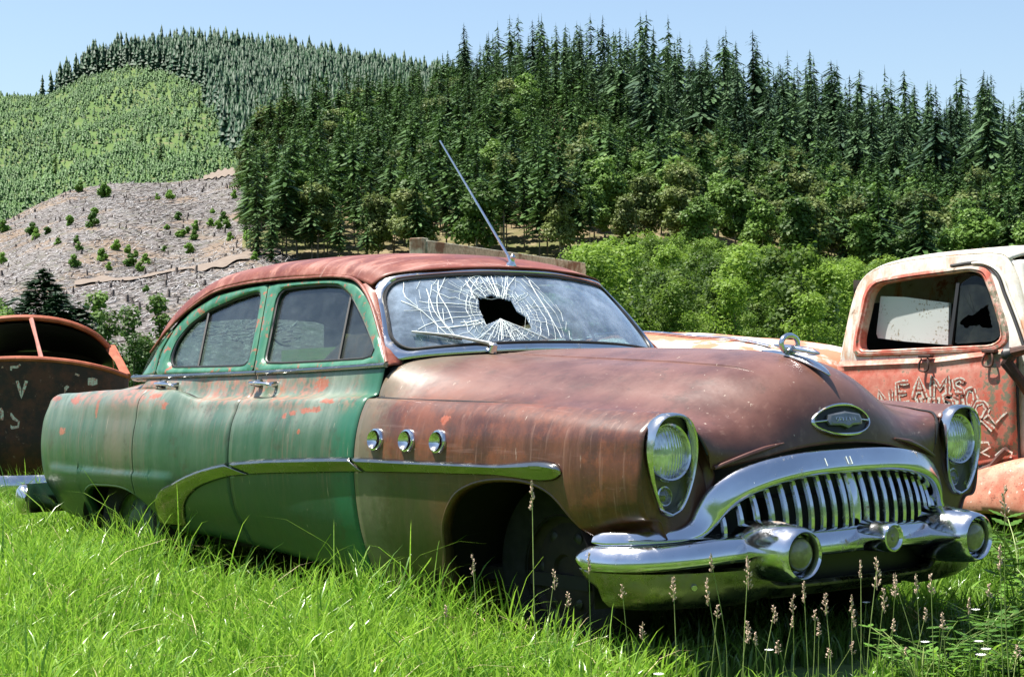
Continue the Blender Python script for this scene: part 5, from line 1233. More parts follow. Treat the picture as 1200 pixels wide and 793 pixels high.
# ------------------------------------------------------------------ placements
def place_tree(name, crown, trunk, loc, s, rz, label, cat, group):
    t = empty(name, loc); t.scale = (s*rt_.uniform(.88, 1.12), s*rt_.uniform(.88, 1.12), s); t.rotation_euler = (0, 0, rz); tag(t, label, cat, group)
    for nm, me in (('crown', crown), ('trunk', trunk)):
        o = bpy.data.objects.new(nm, me); COL.objects.link(o); o.parent = t
    return t
plant = [mesh_of(*conifer_arrays(random.Random(k), 16, base=.26, wid=.18, levels=34, nb=22, seg=3, ragged=.55, narrow=.38, pw=.75), 'crown', L_CON) for k in range(3)]+[mesh_of(*conifer_arrays(random.Random(k+310), 17, base=.48, wid=.16, levels=26, nb=20, seg=3, ragged=.6, narrow=.40, pw=.6), 'crown', L_CON) for k in range(4)]
plantL = [mesh_of(*conifer_arrays(random.Random(k+400), 16, base=.30, wid=.185, levels=22, nb=16, seg=2, ragged=.5, narrow=.46, pw=.75), 'crown', L_CON) for k in range(5)]
full_ = [mesh_of(*conifer_arrays(random.Random(k+20), 16, base=.06, wid=.20, levels=30, nb=16, seg=3, ragged=.5, narrow=.55, pw=.75), 'crown', L_CON) for k in range(4)]
old = [mesh_of(*conifer_arrays(random.Random(k+40), 30, base=.10, wid=.155+.03*(k % 3), levels=42, nb=20, seg=3, droop=.40, ragged=.85, narrow=.45, pw=.55), 'crown', L_OLD) for k in range(7)]
oldL = [mesh_of(*conifer_arrays(random.Random(k+440), 30, base=.12, wid=.16, levels=28, nb=16, seg=2, droop=.40, ragged=.85, narrow=.55, pw=.55), 'crown', L_OLD) for k in range(4)]
brd = [mesh_of(*blob_arrays(random.Random(k+60), 13, 4.4, 4200, .30, 17), 'crown', L_BRD if k % 3 else L_OLV) for k in range(6)]
bsh = [mesh_of(*blob_arrays(random.Random(k+80), 4.4, 1.7, 3600, .085, 22, 0.0), 'crown', L_BSH) for k in range(7)]
bshL = [mesh_of(*blob_arrays(random.Random(k+480), 4.4, 2.0, 900, .20, 13, 0.0), 'crown', L_BSH) for k in range(4)]
tk = {'plant': trunk_mesh('trunk', 13.5, .17, BARK), 'old': trunk_mesh('trunk', 27, .36, BARKD), 'brd': trunk_mesh('trunk', 9, .20, BARK, 1.2), 'bsh': trunk_mesh('trunk', 3.2, .05, BARKD, .4)}
def zone(px, t):
    """what grows on the forest hillside"""
    if px < 335 and t < .55: return 'full'
    crest = np.interp(px, [285, 520, 545, 560, 700, 735, 760, 1500], [9, 9, .78, .66, .62, .52, .40, .30])
    if t > crest: return 'old'
    low = np.interp(px, [285, 640, 700, 760, 900, 1500], [0, 0, .18, .30, .34, .30])
    if t < low: return 'brd' if math.sin(px*.9+t*57) < .45 else 'plant'
    if math.sin(px*.037+t*9)*math.cos(px*.021-t*14) > .62: return 'brd'
    return 'plant'
cand = []
r_ = random.Random(5)
for _ in range(19000):
    px = r_.uniform(290, 1640); t = r_.random()**.8
    x, y, z = hillD.pt(px, t); cand.append((px, t, x, y, z))
# keep minimum spacing
kept = []; cell = {}
def spaced(x, y, d):
    k = (int(x//d), int(y//d))
    for i in (-1, 0, 1):
        for j in (-1, 0, 1):
            for (a, b) in cell.get((k[0]+i, k[1]+j), []):
                if (a-x)**2+(b-y)**2 < d*d: return False
    cell.setdefault(k, []).append((x, y)); return True
for c in cand:
    zn = zone(c[0], c[1])
    if c[0] < 345 and c[1] > .35 and hash(int(c[0]*7)) % 3 == 0: continue
    # thin gaps showing bare ground
    g_ = math.sin(c[2]*.045+1)*math.cos(c[3]*.05)
    if zn == 'plant' and g_ > .60: continue
    if spaced(c[2], c[3], {'plant': 4.0, 'full': 3.9, 'old': 6.0, 'brd': 5.4}[zn]): kept.append((*c, zn))
def size_of(c):
    d = math.hypot(c[2]-CX, c[3]-CY); return {'plant': 16, 'full': 15, 'old': 32, 'brd': 13}[c[5]]/d
kept.sort(key=size_of, reverse=True)
conif = [c for c in kept if c[5] != 'brd']; broad = [c for c in kept if c[5] == 'brd']
GR = {'plant': ('slender plantation conifer with bare lower trunk on the forested hillside', 'plantation conifers on the middle hillside'),
      'full': ('bushy green conifer at the clearcut edge of the forested hillside', 'bushy conifers beside the clearcut'),
      'old': ('tall dark ragged old conifer standing along the ridge of the forested hillside', 'tall old conifers along the ridge'),
      'brd': ('rounded leafy tree on the lower forested hillside above the bright brush', 'leafy trees below the conifers')}
def tscale(zn, r): return {'plant': r.uniform(.6, 1.22), 'full': r.uniform(.5, 1.15), 'old': min(1.12, max(.45, r.gauss(.78, .17))), 'brd': r.uniform(.65, 1.15)}[zn]
stuffV, stuffF, so_, sT, sTF, sto = {k: [] for k in 'cob'}, {k: [] for k in 'cob'}, {k: 0 for k in 'cob'}, [], [], 0
def to_arr(me):
    V = np.zeros(len(me.vertices)*3, np.float32); me.vertices.foreach_get('co', V); F = np.zeros(len(me.loops), np.int32); me.loops.foreach_get('vertex_index', F)
    return V.reshape(-1, 3), F.reshape(-1, 4)
ARR = {}
def add_stuff(key, me, loc, s, rz):
    if me.name not in ARR: ARR[me.name] = to_arr(me)
    V, F = ARR[me.name]; c, s2 = math.cos(rz), math.sin(rz)
    W = np.stack([V[:, 0]*c-V[:, 1]*s2, V[:, 0]*s2+V[:, 1]*c, V[:, 2]], 1)*s+np.array(loc)
    stuffV[key].append(W); stuffF[key].append(F+so_[key]); so_[key] += len(W)
nc = 0
for c in conif:
    zn = c[5]; src = {'plant': plant, 'full': full_, 'old': old}[zn]; me = src[r_.randrange(len(src))]; sc_ = tscale(zn, r_)*(np.interp(c[0], [280, 540, 560, 690, 730, 1500], [.9, .9, .78, .80, .95, .95]) if zn == 'old' else 1); rz = r_.uniform(0, 6.28); loc = (c[2], c[3], c[4]-.2)
    if nc < 300 and c[0] < 1250: place_tree('conifer', me, tk['old' if zn == 'old' else 'plant'], loc, sc_, rz, GR[zn][0], 'tree', GR[zn][1]); nc += 1
    else:
        me = (oldL if zn == 'old' else plantL)[r_.randrange(4)]; add_stuff('o' if zn == 'old' else 'c', me, loc, sc_, rz)
        h = (31 if zn == 'old' else 13.5)*sc_; b_ = .3*sc_
        for q in (0, 1):
            d_ = np.array([math.cos(q*1.57), math.sin(q*1.57), 0])*b_*.5; l_ = np.array(loc)
            sT += [l_-d_, l_+d_, l_+d_*.2+[0, 0, h], l_-d_*.2+[0, 0, h]]; sTF.append((sto, sto+1, sto+2, sto+3)); sto += 4
broad = [c for c in broad if c[0] < 1250][:300]+[c for c in broad if c[0] >= 1250]
for c in broad:
    if c[0] >= 1250: add_stuff('c', brd[1], (c[2], c[3], c[4]-.2), tscale('brd', r_), 0); continue
    place_tree('leafy_tree', brd[r_.randrange(6)], tk['brd'], (c[2], c[3], c[4]-.2), tscale('brd', r_), r_.uniform(0, 6.28), GR['brd'][0], 'tree', GR['brd'][1])
def stuffobj(name, V, F, mat, label, cat):
    o = bpy.data.objects.new(name, mesh_of(np.vstack(V), np.vstack(F), name, mat)); COL.objects.link(o); tag(o, label, cat, kind='stuff'); return o
if stuffV['c']: stuffobj('distant_conifers', stuffV['c'], stuffF['c'], L_CON, 'mass of further green conifers filling the forested hillside', 'forest')
if stuffV['o']: stuffobj('distant_old_conifers', stuffV['o'], stuffF['o'], L_OLD, 'mass of further dark tall conifers behind the ridge trees', 'forest')
if sT: stuffobj('distant_trunks', [np.array(sT)], [np.array(sTF)], BARK, 'pale bare trunks of the further conifers on the hillside', 'tree trunks')
# far ridge forest and young plantation on the far hillside
def far_cone(r, H, w, n=6, lv=5):
    V, F = [], []
    for L in range(lv):
        z0 = H*(L/lv)*.95+H*.05; z1 = H*min(1, (L+2.2)/lv); rr = H*w*(1-L/lv)**.8
        i = len(V); a0 = r.random()*6
        for k in range(n): a = a0+2*math.pi*k/n; q = rr*r.uniform(.40, 1.35); V.append((q*math.cos(a), q*math.sin(a), z0+r.uniform(-.1, .1)*H/lv))
        V.append((0, 0, z1)); t = len(V)-1
        for k in range(n): F.append((i+k, i+(k+1) % n, t, t))
    return np.array(V), np.array([(a, b, c, c) for a, b, c, _ in F])
def tri_mass(name, items, mat, label, cat):
    V, F, o_ = [], [], 0
    for v, f, loc, s, rz in items:
        c, s2 = math.cos(rz), math.sin(rz); W = np.stack([v[:, 0]*c-v[:, 1]*s2, v[:, 0]*s2+v[:, 1]*c, v[:, 2]], 1)*s+np.array(loc); V.append(W); F.append(f[:, :3]+o_); o_ += len(W)
    o = bpy.data.objects.new(name, mesh_of(np.vstack(V), np.vstack(F), name, mat)); COL.objects.link(o); tag(o, label, cat, kind='stuff')
fc = [far_cone(random.Random(k), 1, .17, 6, 9) for k in range(12)]
BND = [(0, -300), (.78, 250), (.80, 246), (.86, 226), (.93, 192), (.97, 150), (1.0, 60)]
def forest_left(t):  # column where the far forest begins, by height on the slope
    return np.interp(t, [0, .45, .60, .72, .80, .88, .94, .975, 1.0], [330, 262, 250, 244, 226, 195, 150, 80, 58])
fc2 = [far_cone(random.Random(k+50), 1, .34, 6, 5) for k in range(12)]
it1, it2 = [], []
for _ in range(21000):
    px = r_.uniform(-60, 600); t = r_.random()**.75; x, y, z = hillA.pt(px, t)
    if px > forest_left(t)+r_.gauss(0, 3): it1.append((*fc[r_.randrange(12)], (x, y, z-1), min(27, max(9, r_.gauss(17, 4))), r_.uniform(0, 6)))
for _ in range(22000):
    px = r_.uniform(-360, 300); t = r_.random(); x, y, z = hillA.pt(px, t)
    if px < forest_left(t)-2: it2.append((*fc2[r_.randrange(12)], (x, y, z-.3), r_.uniform(1.3, 4.2)*(1.5 if r_.random() < .06 else 1), r_.uniform(0, 6)))
tri_mass('far_ridge_forest', it1, L_FAR, 'blue green conifer forest covering the far ridge', 'forest')
tri_mass('young_plantation', it2, L_YNG, 'small young conifers dotted over the pale green far slope', 'young trees')
# a few larger trees standing in the plantation
for px, t, h in [(66, .33, 13), (190, .30, 12), (168, .38, 10), (70, .48, 9), (255, .62, 14), (236, .55, 13), (222, .40, 10)]:
    x, y, z = hillA.pt(px, t); place_tree('conifer', full_[r_.randrange(4)], tk['plant'], (x, y, z-.3), h/15*1.1, r_.uniform(0, 6), 'lone dark conifer standing on the pale green far slope', 'tree', 'lone conifers on the far slope')
# clearcut: bushes one can count, stumps and slash
bl_ = [(232, 428, 13), (180, 418, 10), (378, 435, 10), (208, 492, 12), (157, 492, 9), (212, 471, 9), (73, 510, 12), (82, 522, 9), (107, 512, 8), (130, 535, 6), (9, 505, 12), (172, 532, 7), (176, 550, 8), (165, 583, 12), (7, 576, 10), (227, 567, 12), (260, 547, 10), (290, 580, 13), (286, 554, 8), (302, 565, 8), (323, 575, 10), (311, 595, 9), (325, 640, 7), (243, 592, 8), (365, 552, 6), (371, 503, 6), (396, 480, 8), (398, 520, 7), (408, 518, 7), (432, 524, 9), (436, 502, 9), (418, 512, 6), (421, 553, 11), (468, 495, 8), (486, 500, 9), (497, 483, 10), (505, 500, 9), (511, 525, 8), (522, 435, 8), (473, 468, 5), (566, 483, 12), (582, 513, 13), (551, 530, 12), (545, 513, 7), (350, 438, 6), (565, 570, 8), (605, 495, 8)]
cb_ = [mesh_of(*blob_arrays(random.Random(k+120), 2.0, 1.15, 1500, .17, 9, -.05), 'crown', leafmat('clearcut_bush_leaves%s' % ('' if k == 0 else ''), (.08, .19, .025), (.16, .30, .04), None, .2, .3) if k == 0 else bpy.data.materials['clearcut_bush_leaves']) for k in range(4)]
def on_c(px, py):
    t = min(np.linspace(0, 1, 400), key=lambda t: abs(pj(hillC.pt(px, t))[1]-py)); return hillC.pt(px, t)
for zx, zy, r0 in bl_:
    px, py = zx/1.8875, zy/1.8875; x, y, z = on_c(px, py+r0/1.8875*.7); d = math.hypot(x-CX, y-CY); s_ = (r0/1.8875)/FPX*d/1.25*1.45
    o = bpy.data.objects.new('bush', cb_[r_.randrange(4)]); COL.objects.link(o); o.location = (x, y, z-.1); o.scale = (s_, s_, s_*r_.uniform(.9, 1.15)); o.rotation_euler = (0, 0, r_.uniform(0, 6)); tag(o, 'round green bush growing on the grey clearcut slope', 'bush', 'bushes scattered over the clearcut')
SLM = simple('bleached_slash_wood', (.40, .385, .38), .9, var=.25, sc=3); STM = simple('grey_brown_stump_wood', (.11, .09, .08), .9, var=.4, sc=1)
def scatter_sticks(n, lo, hi, w, mat, name, label, vert=False):
    V, F, o_ = [], [], 0
    for _ in range(n):
        px = r_.uniform(-220, 345); t = r_.random()**.9
        if on_road(px, t): continue
        p = np.array(hillC.pt(px, t)); L = r_.uniform(lo, hi); a = r_.gauss(.6, .9); w_ = w*r_.uniform(.5, 1.3)
        if vert: d = np.array([r_.gauss(0, .15), r_.gauss(0, .15), 1])*L
        else:
            d = np.array([math.cos(a), math.sin(a), 0])*L; e = .5; q = np.array(hillC.pt(px, min(1, t+.004)))-p; q /= np.linalg.norm(q); sd_ = np.cross(q, [0, 0, 1]); sd_ /= np.linalg.norm(sd_); d = (q*math.sin(a)+sd_*math.cos(a)+np.array([0, 0, r_.uniform(0, .25)]))*L
        n1 = np.cross(d, [0.3, .2, .9]); n1 = n1/np.linalg.norm(n1)*w_; n2 = np.cross(d, n1); n2 = n2/np.linalg.norm(n2)*w_; p = p+[0, 0, .08]
        V += [p-n1, p+n1, p+n2*1.6, p+d-n1*.6, p+d+n1*.6, p+d+n2]; i = o_; F += [(i, i+1, i+4, i+3), (i+1, i+2, i+5, i+4), (i+2, i, i+3, i+5)]; o_ += 6
    o = bpy.data.objects.new(name, mesh_of(V, F, name, mat)); COL.objects.link(o); tag(o, label, 'logging debris', kind='stuff')
scatter_sticks(12000, .3, 1.7, .07, SLM, 'logging_slash', 'bleached logs and branches strewn over the clearcut')
scatter_sticks(8500, .25, 1.2, .12, STM, 'dark_logging_slash', 'dark rotting logs strewn among the pale clearcut debris')
scatter_sticks(420, .3, .9, .26, STM, 'stumps', 'dark cut tree stumps dotted over the clearcut', True)
# bright brush slope: shrubs
r_ = random.Random(9); cell.clear(); ns = 0; lst = []
for _ in range(3000):
    px = r_.uniform(600, 1640); t = r_.random()**1.3; x, y, z = hillE.pt(px, t)
    if spaced(x, y, 2.0): lst.append((x, y, z, px, t))
lst.sort(key=lambda c: math.hypot(c[0]-CX, c[1]-CY)); stuffV['b'], stuffF['b'], so_['b'] = [], [], 0
def _vis(c): return pj((c[0], c[1], c[2]+2))[1] < 425 and (c[3] < 1000 or c[4] > .5)
lst = [c for c in lst if _vis(c)]
for c in lst:
    s_ = r_.uniform(.45, 1.15)*np.interp(c[3], [600, 690], [.5, 1]); me = bsh[r_.randrange(6)]
    if ns < 300 and c[3] < 1260: place_tree('shrub', me, tk['bsh'], (c[0], c[1], c[2]-.15), s_, r_.uniform(0, 6), 'bright green leafy shrub on the brushy slope below the forest', 'shrub', 'bright shrubs on the brushy slope'); ns += 1
    else: add_stuff('b', bshL[r_.randrange(4)], (c[0], c[1], c[2]-.15), s_, r_.uniform(0, 6))
if stuffV['b']: stuffobj('distant_brush', stuffV['b'], stuffF['b'], L_BSH, 'mass of further bright brush at the top of the slope', 'brush')
# near trees at the left: dark conifer and young alders
def ground_tree(name, crown, trunk, px, dist, hpx, H, label, cat, group=None):
    x, y = polar(px, dist); s_ = (dist*hpx/FPX+1.0)/H; t = place_tree(name, crown, trunk, (x, y, 0), s_, r_.uniform(0, 6), label, cat, group); return t
def cone_leaves(r, H, R0, n, leaf, tops=1):
    C_ = [(0, 0, H, R0)]+[(r.uniform(-.5, .5)*R0, r.uniform(-.5, .5)*R0, H*r.uniform(.7, .93), R0*r.uniform(.5, .8)) for _ in range(tops)]
    V, F = np.zeros((n*4, 3)), np.arange(n*4).reshape(n, 4)
    lump = [[r.uniform(.6, 1.25) for _ in range(8)] for _ in range(16)]
    for i in range(n):
        cx, cy, h, R_ = C_[r.randrange(len(C_))] if r.random() < .7 else C_[0]
        t = 1-r.random()**.55; a = r.uniform(0, 6.283); rad = R_*(1-t)**.8*lump[int(t*15.9)][int(a/.786) % 8]+.05; q = rad*r.random()**.4
        c = np.array([cx+q*math.cos(a), cy+q*math.sin(a), h*(.03+.97*t)-.14*q]); u = np.array([math.cos(a+r.gauss(0, .4)), math.sin(a+r.gauss(0, .4)), r.uniform(-.35, .15)]); b = np.cross(u, [r.gauss(0, .4), r.gauss(0, .4), 1]); b /= np.linalg.norm(b)
        w = leaf*r.uniform(.6, 1.4); V[i*4:i*4+4] = [c-u*w, c+b*w*.28, c+u*w, c-b*w*.28]
    return V, F
nearc = mesh_of(*cone_leaves(random.Random(300), 9, 6.3, 26000, .36, 5), 'crown', L_NEAR)
ground_tree('spruce', nearc, trunk_mesh('trunk', 8, .16, BARKD), 52, 58, 136, 9, 'dark broad conifer rising behind the dark rusted wreck', 'tree')
ald = [mesh_of(*blob_arrays(random.Random(k+200), 6, 1.35, 2200, .095, 14, .10), 'crown', L_BRD) for k in range(4)]
ta = trunk_mesh('trunk', 5.6, .06, BARKD, .5)
for i, (px, hp_, d_, lb) in enumerate([(-8, 105, 55, 'leafy sapling at the photo edge beside the dark conifer'), (8, 92, 52, 'light green sapling just left of the dark conifer'), (112, 108, 60, 'light green sapling just right of the dark conifer'), (128, 88, 50, 'low leafy sapling above the wreck windshield pillar'), (152, 95, 45, 'slender sapling with open branches between wreck and sedan'),
                                      (160, 62, 40, 'short sapling rising behind the sedan trunk'), (184, 105, 52, 'taller thin sapling beside the rear window of the sedan'), (197, 60, 44, 'low sapling hugging the rear roof of the sedan')]):
    ground_tree('sapling', ald[i % 4], ta, px, d_, hp_*1.15, 6, lb, 'tree')
# conifers at the left end of the forest next to the clearcut
# ------------------------------------------------------------------ GRASS
def grassmat(name, a, b, tip, trans=.4):
    m = N(name); n = m.noise(1.3, detail=3); n2 = m.noise(90, m.mp((1, 1, .15)), 2); Z = m.xyz()[2]
    col = m.mix(m.ramp(n, .35, .65), a, b); col = m.mix(m.ramp(n2, .35, .7), col, tip); col = m.mix(m.ramp(n2, .70, .76), col, (.52, .50, .28))
    p = m.n('ShaderNodeBsdfPrincipled', {'Base Color': col, 'Roughness': .30, 'Specular IOR Level': .55})
    t = m.n('ShaderNodeBsdfTranslucent', {'Color': col}); x = m.n('ShaderNodeMixShader', {0: trans, 1: p.outputs[0], 2: t.outputs[0]})
    m.t.links.new(x.outputs[0], m.out.inputs[0]); return m.m
GR1 = grassmat('meadow_grass_blades', (.12, .30, .018), (.22, .41, .030), (.33, .50, .075), .45)
def blades(n, sampler, hfun, name, mat, label, w0=.0024, w1=.0058, seed=1, curl=(.12, .95)):
    g = np.random.default_rng(seed); P = sampler(g, n); n = len(P)
    H = hfun(P, g); a = g.uniform(0, 2*np.pi, n); lean = g.uniform(curl[0], curl[1], n)*H; w = g.uniform(w0, w1, n)
    wind = np.stack([np.full(n, .25), np.full(n, -.1)], 1)
    d = np.stack([np.cos(a), np.sin(a)], 1)*.8+wind; fa = g.uniform(0, 2*np.pi, n)
    sd_ = np.stack([np.cos(fa), np.sin(fa)], 1)
    V = np.zeros((n, 9, 3)); ts = [0, .35, .65, .88]
    for k, t in enumerate(ts):
        c = P[:, :2]+d*(lean*t**2)[:, None]; z = P[:, 2]+H*(t-.28*(lean/H)*t**3); ww = w*(1, .95, .75, .4)[k]
        V[:, 2*k, :2] = c-sd_*ww[:, None]; V[:, 2*k+1, :2] = c+sd_*ww[:, None]; V[:, 2*k, 2] = z; V[:, 2*k+1, 2] = z
    V[:, 8, :2] = P[:, :2]+d*lean[:, None]*1.05; V[:, 8, 2] = P[:, 2]+H*(1-.30*(lean/H)); V[:, 0:2, 2] -= .03
    b = (np.arange(n)*9)[:, None]
    Q = np.concatenate([b+np.array([[0, 1, 3, 2]]), b+np.array([[2, 3, 5, 4]]), b+np.array([[4, 5, 7, 6]]), b+np.array([[6, 7, 8, 8]])]).astype(np.int32)
    # quads plus tip triangles
    me = bpy.data.meshes.new(name); q3 = Q[:3*n]; t3 = (b+np.array([[6, 7, 8]])).astype(np.int32)
    loops = np.concatenate([q3.ravel(), t3.ravel()]); st = np.concatenate([np.arange(0, q3.size, 4), q3.size+np.arange(0, t3.size, 3)]); tot = np.concatenate([np.full(len(q3), 4), np.full(len(t3), 3)])
    me.vertices.add(n*9); me.vertices.foreach_set('co', V.ravel()); me.loops.add(len(loops)); me.loops.foreach_set('vertex_index', loops.astype(np.int32))
    me.polygons.add(len(st)); me.polygons.foreach_set('loop_start', st.astype(np.int32)); me.polygons.foreach_set('loop_total', tot.astype(np.int32)); me.update(calc_edges=True); me.materials.append(mat)
    me.polygons.foreach_set('use_smooth', np.ones(len(st), bool))
    o = bpy.data.objects.new(name, me); COL.objects.link(o); tag(o, label, 'grass', kind='stuff'); return o
def gzv(P): return .025*np.sin(P[:, 0]*1.3+.4)*np.cos(P[:, 1]*1.1)+.012*np.sin(P[:, 0]*3.1+P[:, 1]*2.3)
def inview(P, z=.15, m=330):
    d = np.stack([P[:, 0]-CAM[0], P[:, 1]-CAM[1], np.full(len(P), z)-CAM[2]], 1); zc = d@FW; px = 600+FPX*(d@RT)/zc; py = 396.5-FPX*(d@UP)/zc
    return (zc > 1) & (px > -m) & (px < 1200+m) & (py < 793+330)
def under_car(P): return (np.abs(P[:, 1]) < .83) & (P[:, 0] > -4.15) & (P[:, 0] < .78)
def side_sampler(g, n):
    P = np.stack([g.uniform(-9.5, 3.0, n*3), g.uniform(-4.4, 3.5, n*3)], 1); near = inview(P) & ~under_car(P) & ((P[:, 1] < -.80) | (P[:, 0] < -4.1)) & ~((P[:, 0] > .9) & (P[:, 1] > -1.3+(P[:, 0]-.9)*.0))
    P = P[near][:n]; k = g.random(len(P)) < np.clip(1.1-.10*np.hypot(P[:, 0]-5, P[:, 1]+5)*.55, .3, 1); P = P[k]
    return np.column_stack([P, gzv(P)])
def side_h(P, g):
    c = .5+.5*np.sin(P[:, 0]*2.7+1.3*np.sin(P[:, 1]*3.1))*np.sin(P[:, 1]*2.9+.7)
    base = np.interp(P[:, 0], [-9, -4.2, -2.0, -.6, .2, .9, 2], [.42, .33, .31, .27, .24, .20, .16])
    far_ = np.clip((-P[:, 1]-1.0)/1.2, 0, 1)
    return base*(.45+.95*g.random(len(P))**1.3)*(.68+.55*c)*(1-.12*far_)
blades(185000, side_sampler, side_h, 'meadow_grass', GR1, 'tall bright green grass growing along the side of the sedan', seed=3)
def long_sampler(g, n):
    P = side_sampler(g, n*3); k = (P[:, 1] > -1.7) & (P[:, 1] < -.9); return P[k][:n]
blades(3600, long_sampler, lambda P, g: side_h(P, g)*g.uniform(1.1, 1.75, len(P)), 'long_grass', GR1, 'longer arching grass blades rising against the sedan doors', .0025, .0048, 5, (.3, 1.1))
def front_sampler(g, n):
    P = np.stack([g.uniform(-3.5, 3.4, n*3), g.uniform(-2.0, 5.5, n*3)], 1)
    k = inview(P) & ((P[:, 0] > 1.22+.1*np.sin(P[:, 1]*9)) | ((P[:, 1] > .98))) & ~((P[:, 0] > .9) & (P[:, 1] < -1.25)); P = P[k][:n]; return np.column_stack([P, gzv(P)])
blades(60000, front_sampler, lambda P, g: (.06+.12*g.random(len(P)))*np.interp(P[:, 1], [-1.3, .3, 1.2, 1.8, 4], [.7, .8, 1.4, 1.9, 2.2]), 'front_grass', grassmat('shaded_meadow_grass', (.09, .22, .02), (.14, .28, .03), (.22, .36, .05)), 'shorter grass in front of the bumper and beside the pickup', seed=8)
STRAW = simple('dead_straw', (.46, .38, .20), .6, var=.3)
blades(16000, side_sampler, lambda P, g: side_h(P, g)*g.uniform(.5, 1.25, len(P)), 'dead_straw', STRAW, 'bleached dead straw lying among the green grass', .0015, .0034, 21, (.5, 1.5))
GR4 = grassmat('broad_dark_grass_blades', (.07, .20, .015), (.12, .28, .03), (.20, .36, .05))
def clump_sampler(g, n):
    P = side_sampler(g, n*3); k = np.sin(P[:, 0]*6.1+np.sin(P[:, 1]*5)*2)*np.sin(P[:, 1]*7.3) > .45; return P[k][:n]
blades(22000, clump_sampler, lambda P, g: side_h(P, g)*g.uniform(.8, 1.35, len(P)), 'dark_grass_tufts', GR4, 'darker broad bladed tufts through the meadow grass', .003, .0065, 23, (.2, 1.0))
def under_sampler(g, n):
    P = np.stack([g.uniform(-4.1, .9, n), g.uniform(-.85, 1.0, n)], 1); return np.column_stack([P, gzv(P)])
blades(16000, under_sampler, lambda P, g: .05+.12*g.random(len(P)), 'shaded_grass', grassmat('pale_shade_grass', (.07, .15, .03), (.10, .2, .03), (.16, .24, .06)), 'thin shaded grass beneath the sedan', seed=12)
def outer_sampler(g, n):
    P = np.stack([g.uniform(-26, 12, n*2), g.uniform(-12, 16, n*2)], 1)
    k = ~((P[:, 1] > -4.2) & (P[:, 1] < 1.0) & (P[:, 0] > -4.3) & (P[:, 0] < 1.3)) & (np.hypot(P[:, 0]-CAM[0], P[:, 1]-CAM[1]) > 1.6) & ~((P[:, 1] > 3) & (P[:, 1] < 4.6) & (P[:, 0] > -4.7) & (P[:, 0] < 1.0)); P = P[k][:n]; return np.column_stack([P, gzv(P)*((np.abs(P[:, 0]) < 14) & (np.abs(P[:, 1]) < 9))])
blades(120000, outer_sampler, lambda P, g: .10+.22*g.random(len(P))*(.6+.4*np.sin(P[:, 0]*1.7)*np.sin(P[:, 1]*1.3)), 'field_grass', GR1, 'meadow grass spreading around and between the wrecks', .006, .013, 31, (.2, .9))
# weeds with seed heads standing in front of the bumper
SEED = simple('pink_brown_seed_heads', (.50, .36, .27), .8, var=.3, sc=60); STEM = simple('weed_stems', (.20, .26, .07), .6, var=.3)
def weed_meshes(k):
    r = random.Random(k); m = MB(); P = cr([(0, 0, 0), (r.uniform(-.02, .02), r.uniform(-.02, .02), .3), (r.uniform(-.05, .05), r.uniform(-.05, .05), .62)], 10); m.tube(P, np.linspace(.0022, .0012, 10), 5)
    h = MB(); top = P[-1]; n = r.randint(16, 26); L = r.uniform(.06, .10)
    for i in range(n):
        t = i/n; a = r.uniform(0, 6.28); rr = .014*(1-t*.75)*r.uniform(.5, 1.2)*(1 if k % 3 else .5); c = top+np.array([rr*math.cos(a), rr*math.sin(a), -L*.6+L*t])
        h.lathe([(.0003, -.007), (.0028, -.002), (.0026, .003), (.0003, .007)], c, (math.cos(a)*.7, math.sin(a)*.7, 1), 5, up=(1, 0, .1))
    h.tube([top-[0, 0, L*.7], top+[0, 0, L*.45]], [.0012, .0008], 4)
    res = []
    for mm, nm, mt in ((m, 'stem', STEM), (h, 'seed_head', SEED)):
        me = bpy.data.meshes.new(nm); me.from_pydata(np.vstack(mm.v).tolist(), [], mm.f); me.materials.append(mt); res.append(me)
    return res
WM = [weed_meshes(k) for k in range(7)]
wl_ = [(628, 577, 640), (648, 676, 660), (556, 660, 700), (518, 715, 620), (743, 690, 650), (790, 688, 645), (848, 655, 700), (845, 688, 720), (903, 718, 760), (925, 702, 700), (949, 690, 740), (947, 720, 750), (973, 706, 720), (1003, 665, 740), (1000, 705, 730), (1045, 680, 740), (1064, 683, 750), (1084, 682, 745), (1091, 682, 750),
       (1026, 700, 745), (1035, 730, 770), (1075, 718, 750), (972, 765, 785), (980, 755, 790), (1114, 725, 755), (1092, 730, 765), (930, 755, 790), (915, 725, 770), (884, 745, 790), (1186, 762, 790), (1182, 580, 700), (1174, 650, 700), (824, 713, 760), (868, 735, 785), (1055, 760, 790), (1008, 720, 760), (657, 700, 760), (902, 740, 780), (960, 735, 780), (1150, 690, 760), (870, 668, 745), (690, 655, 730), (1130, 705, 770), (1020, 668, 735), (765, 735, 790)]
wr_ = random.Random(17)
for i, (px, py, _) in enumerate(wl_):
    # stand on the grass: choose depth just before the bumper or the wheel arch
    hh = wr_.uniform(.48, .66)
    d = ray(px, py); t = (hh-CAM[2])/d[2] if d[2] < -1e-3 else 5.5
    q = CAM+t*d; dist = (q-CAM)@FW
    lim = 5.6 if px > 700 else 6.1
    if not 4.6 < dist < lim+.6 or d[2] > -1e-3:
        dist = lim-wr_.uniform(.05, .5); q = CAM+d*dist
        hh = max(.18, q[2])
    s_ = hh/.62; m1, m2 = WM[i % 7]
    e = empty('seed_stalk', (q[0], q[1], 0)); e.rotation_euler = (wr_.uniform(-.05, .05), wr_.uniform(-.05, .05), wr_.uniform(0, 6)); e.scale = (max(.8, s_),)*2+(s_,)
    tag(e, 'dry stalk with pinkish brown seed head standing in front of the sedan', 'grass stalk', 'seed stalks in front of the bumper and wheel')
    for nm, me in (('stem', m1), ('seed_head', m2)): o = bpy.data.objects.new(nm, me); COL.objects.link(o); o.parent = e
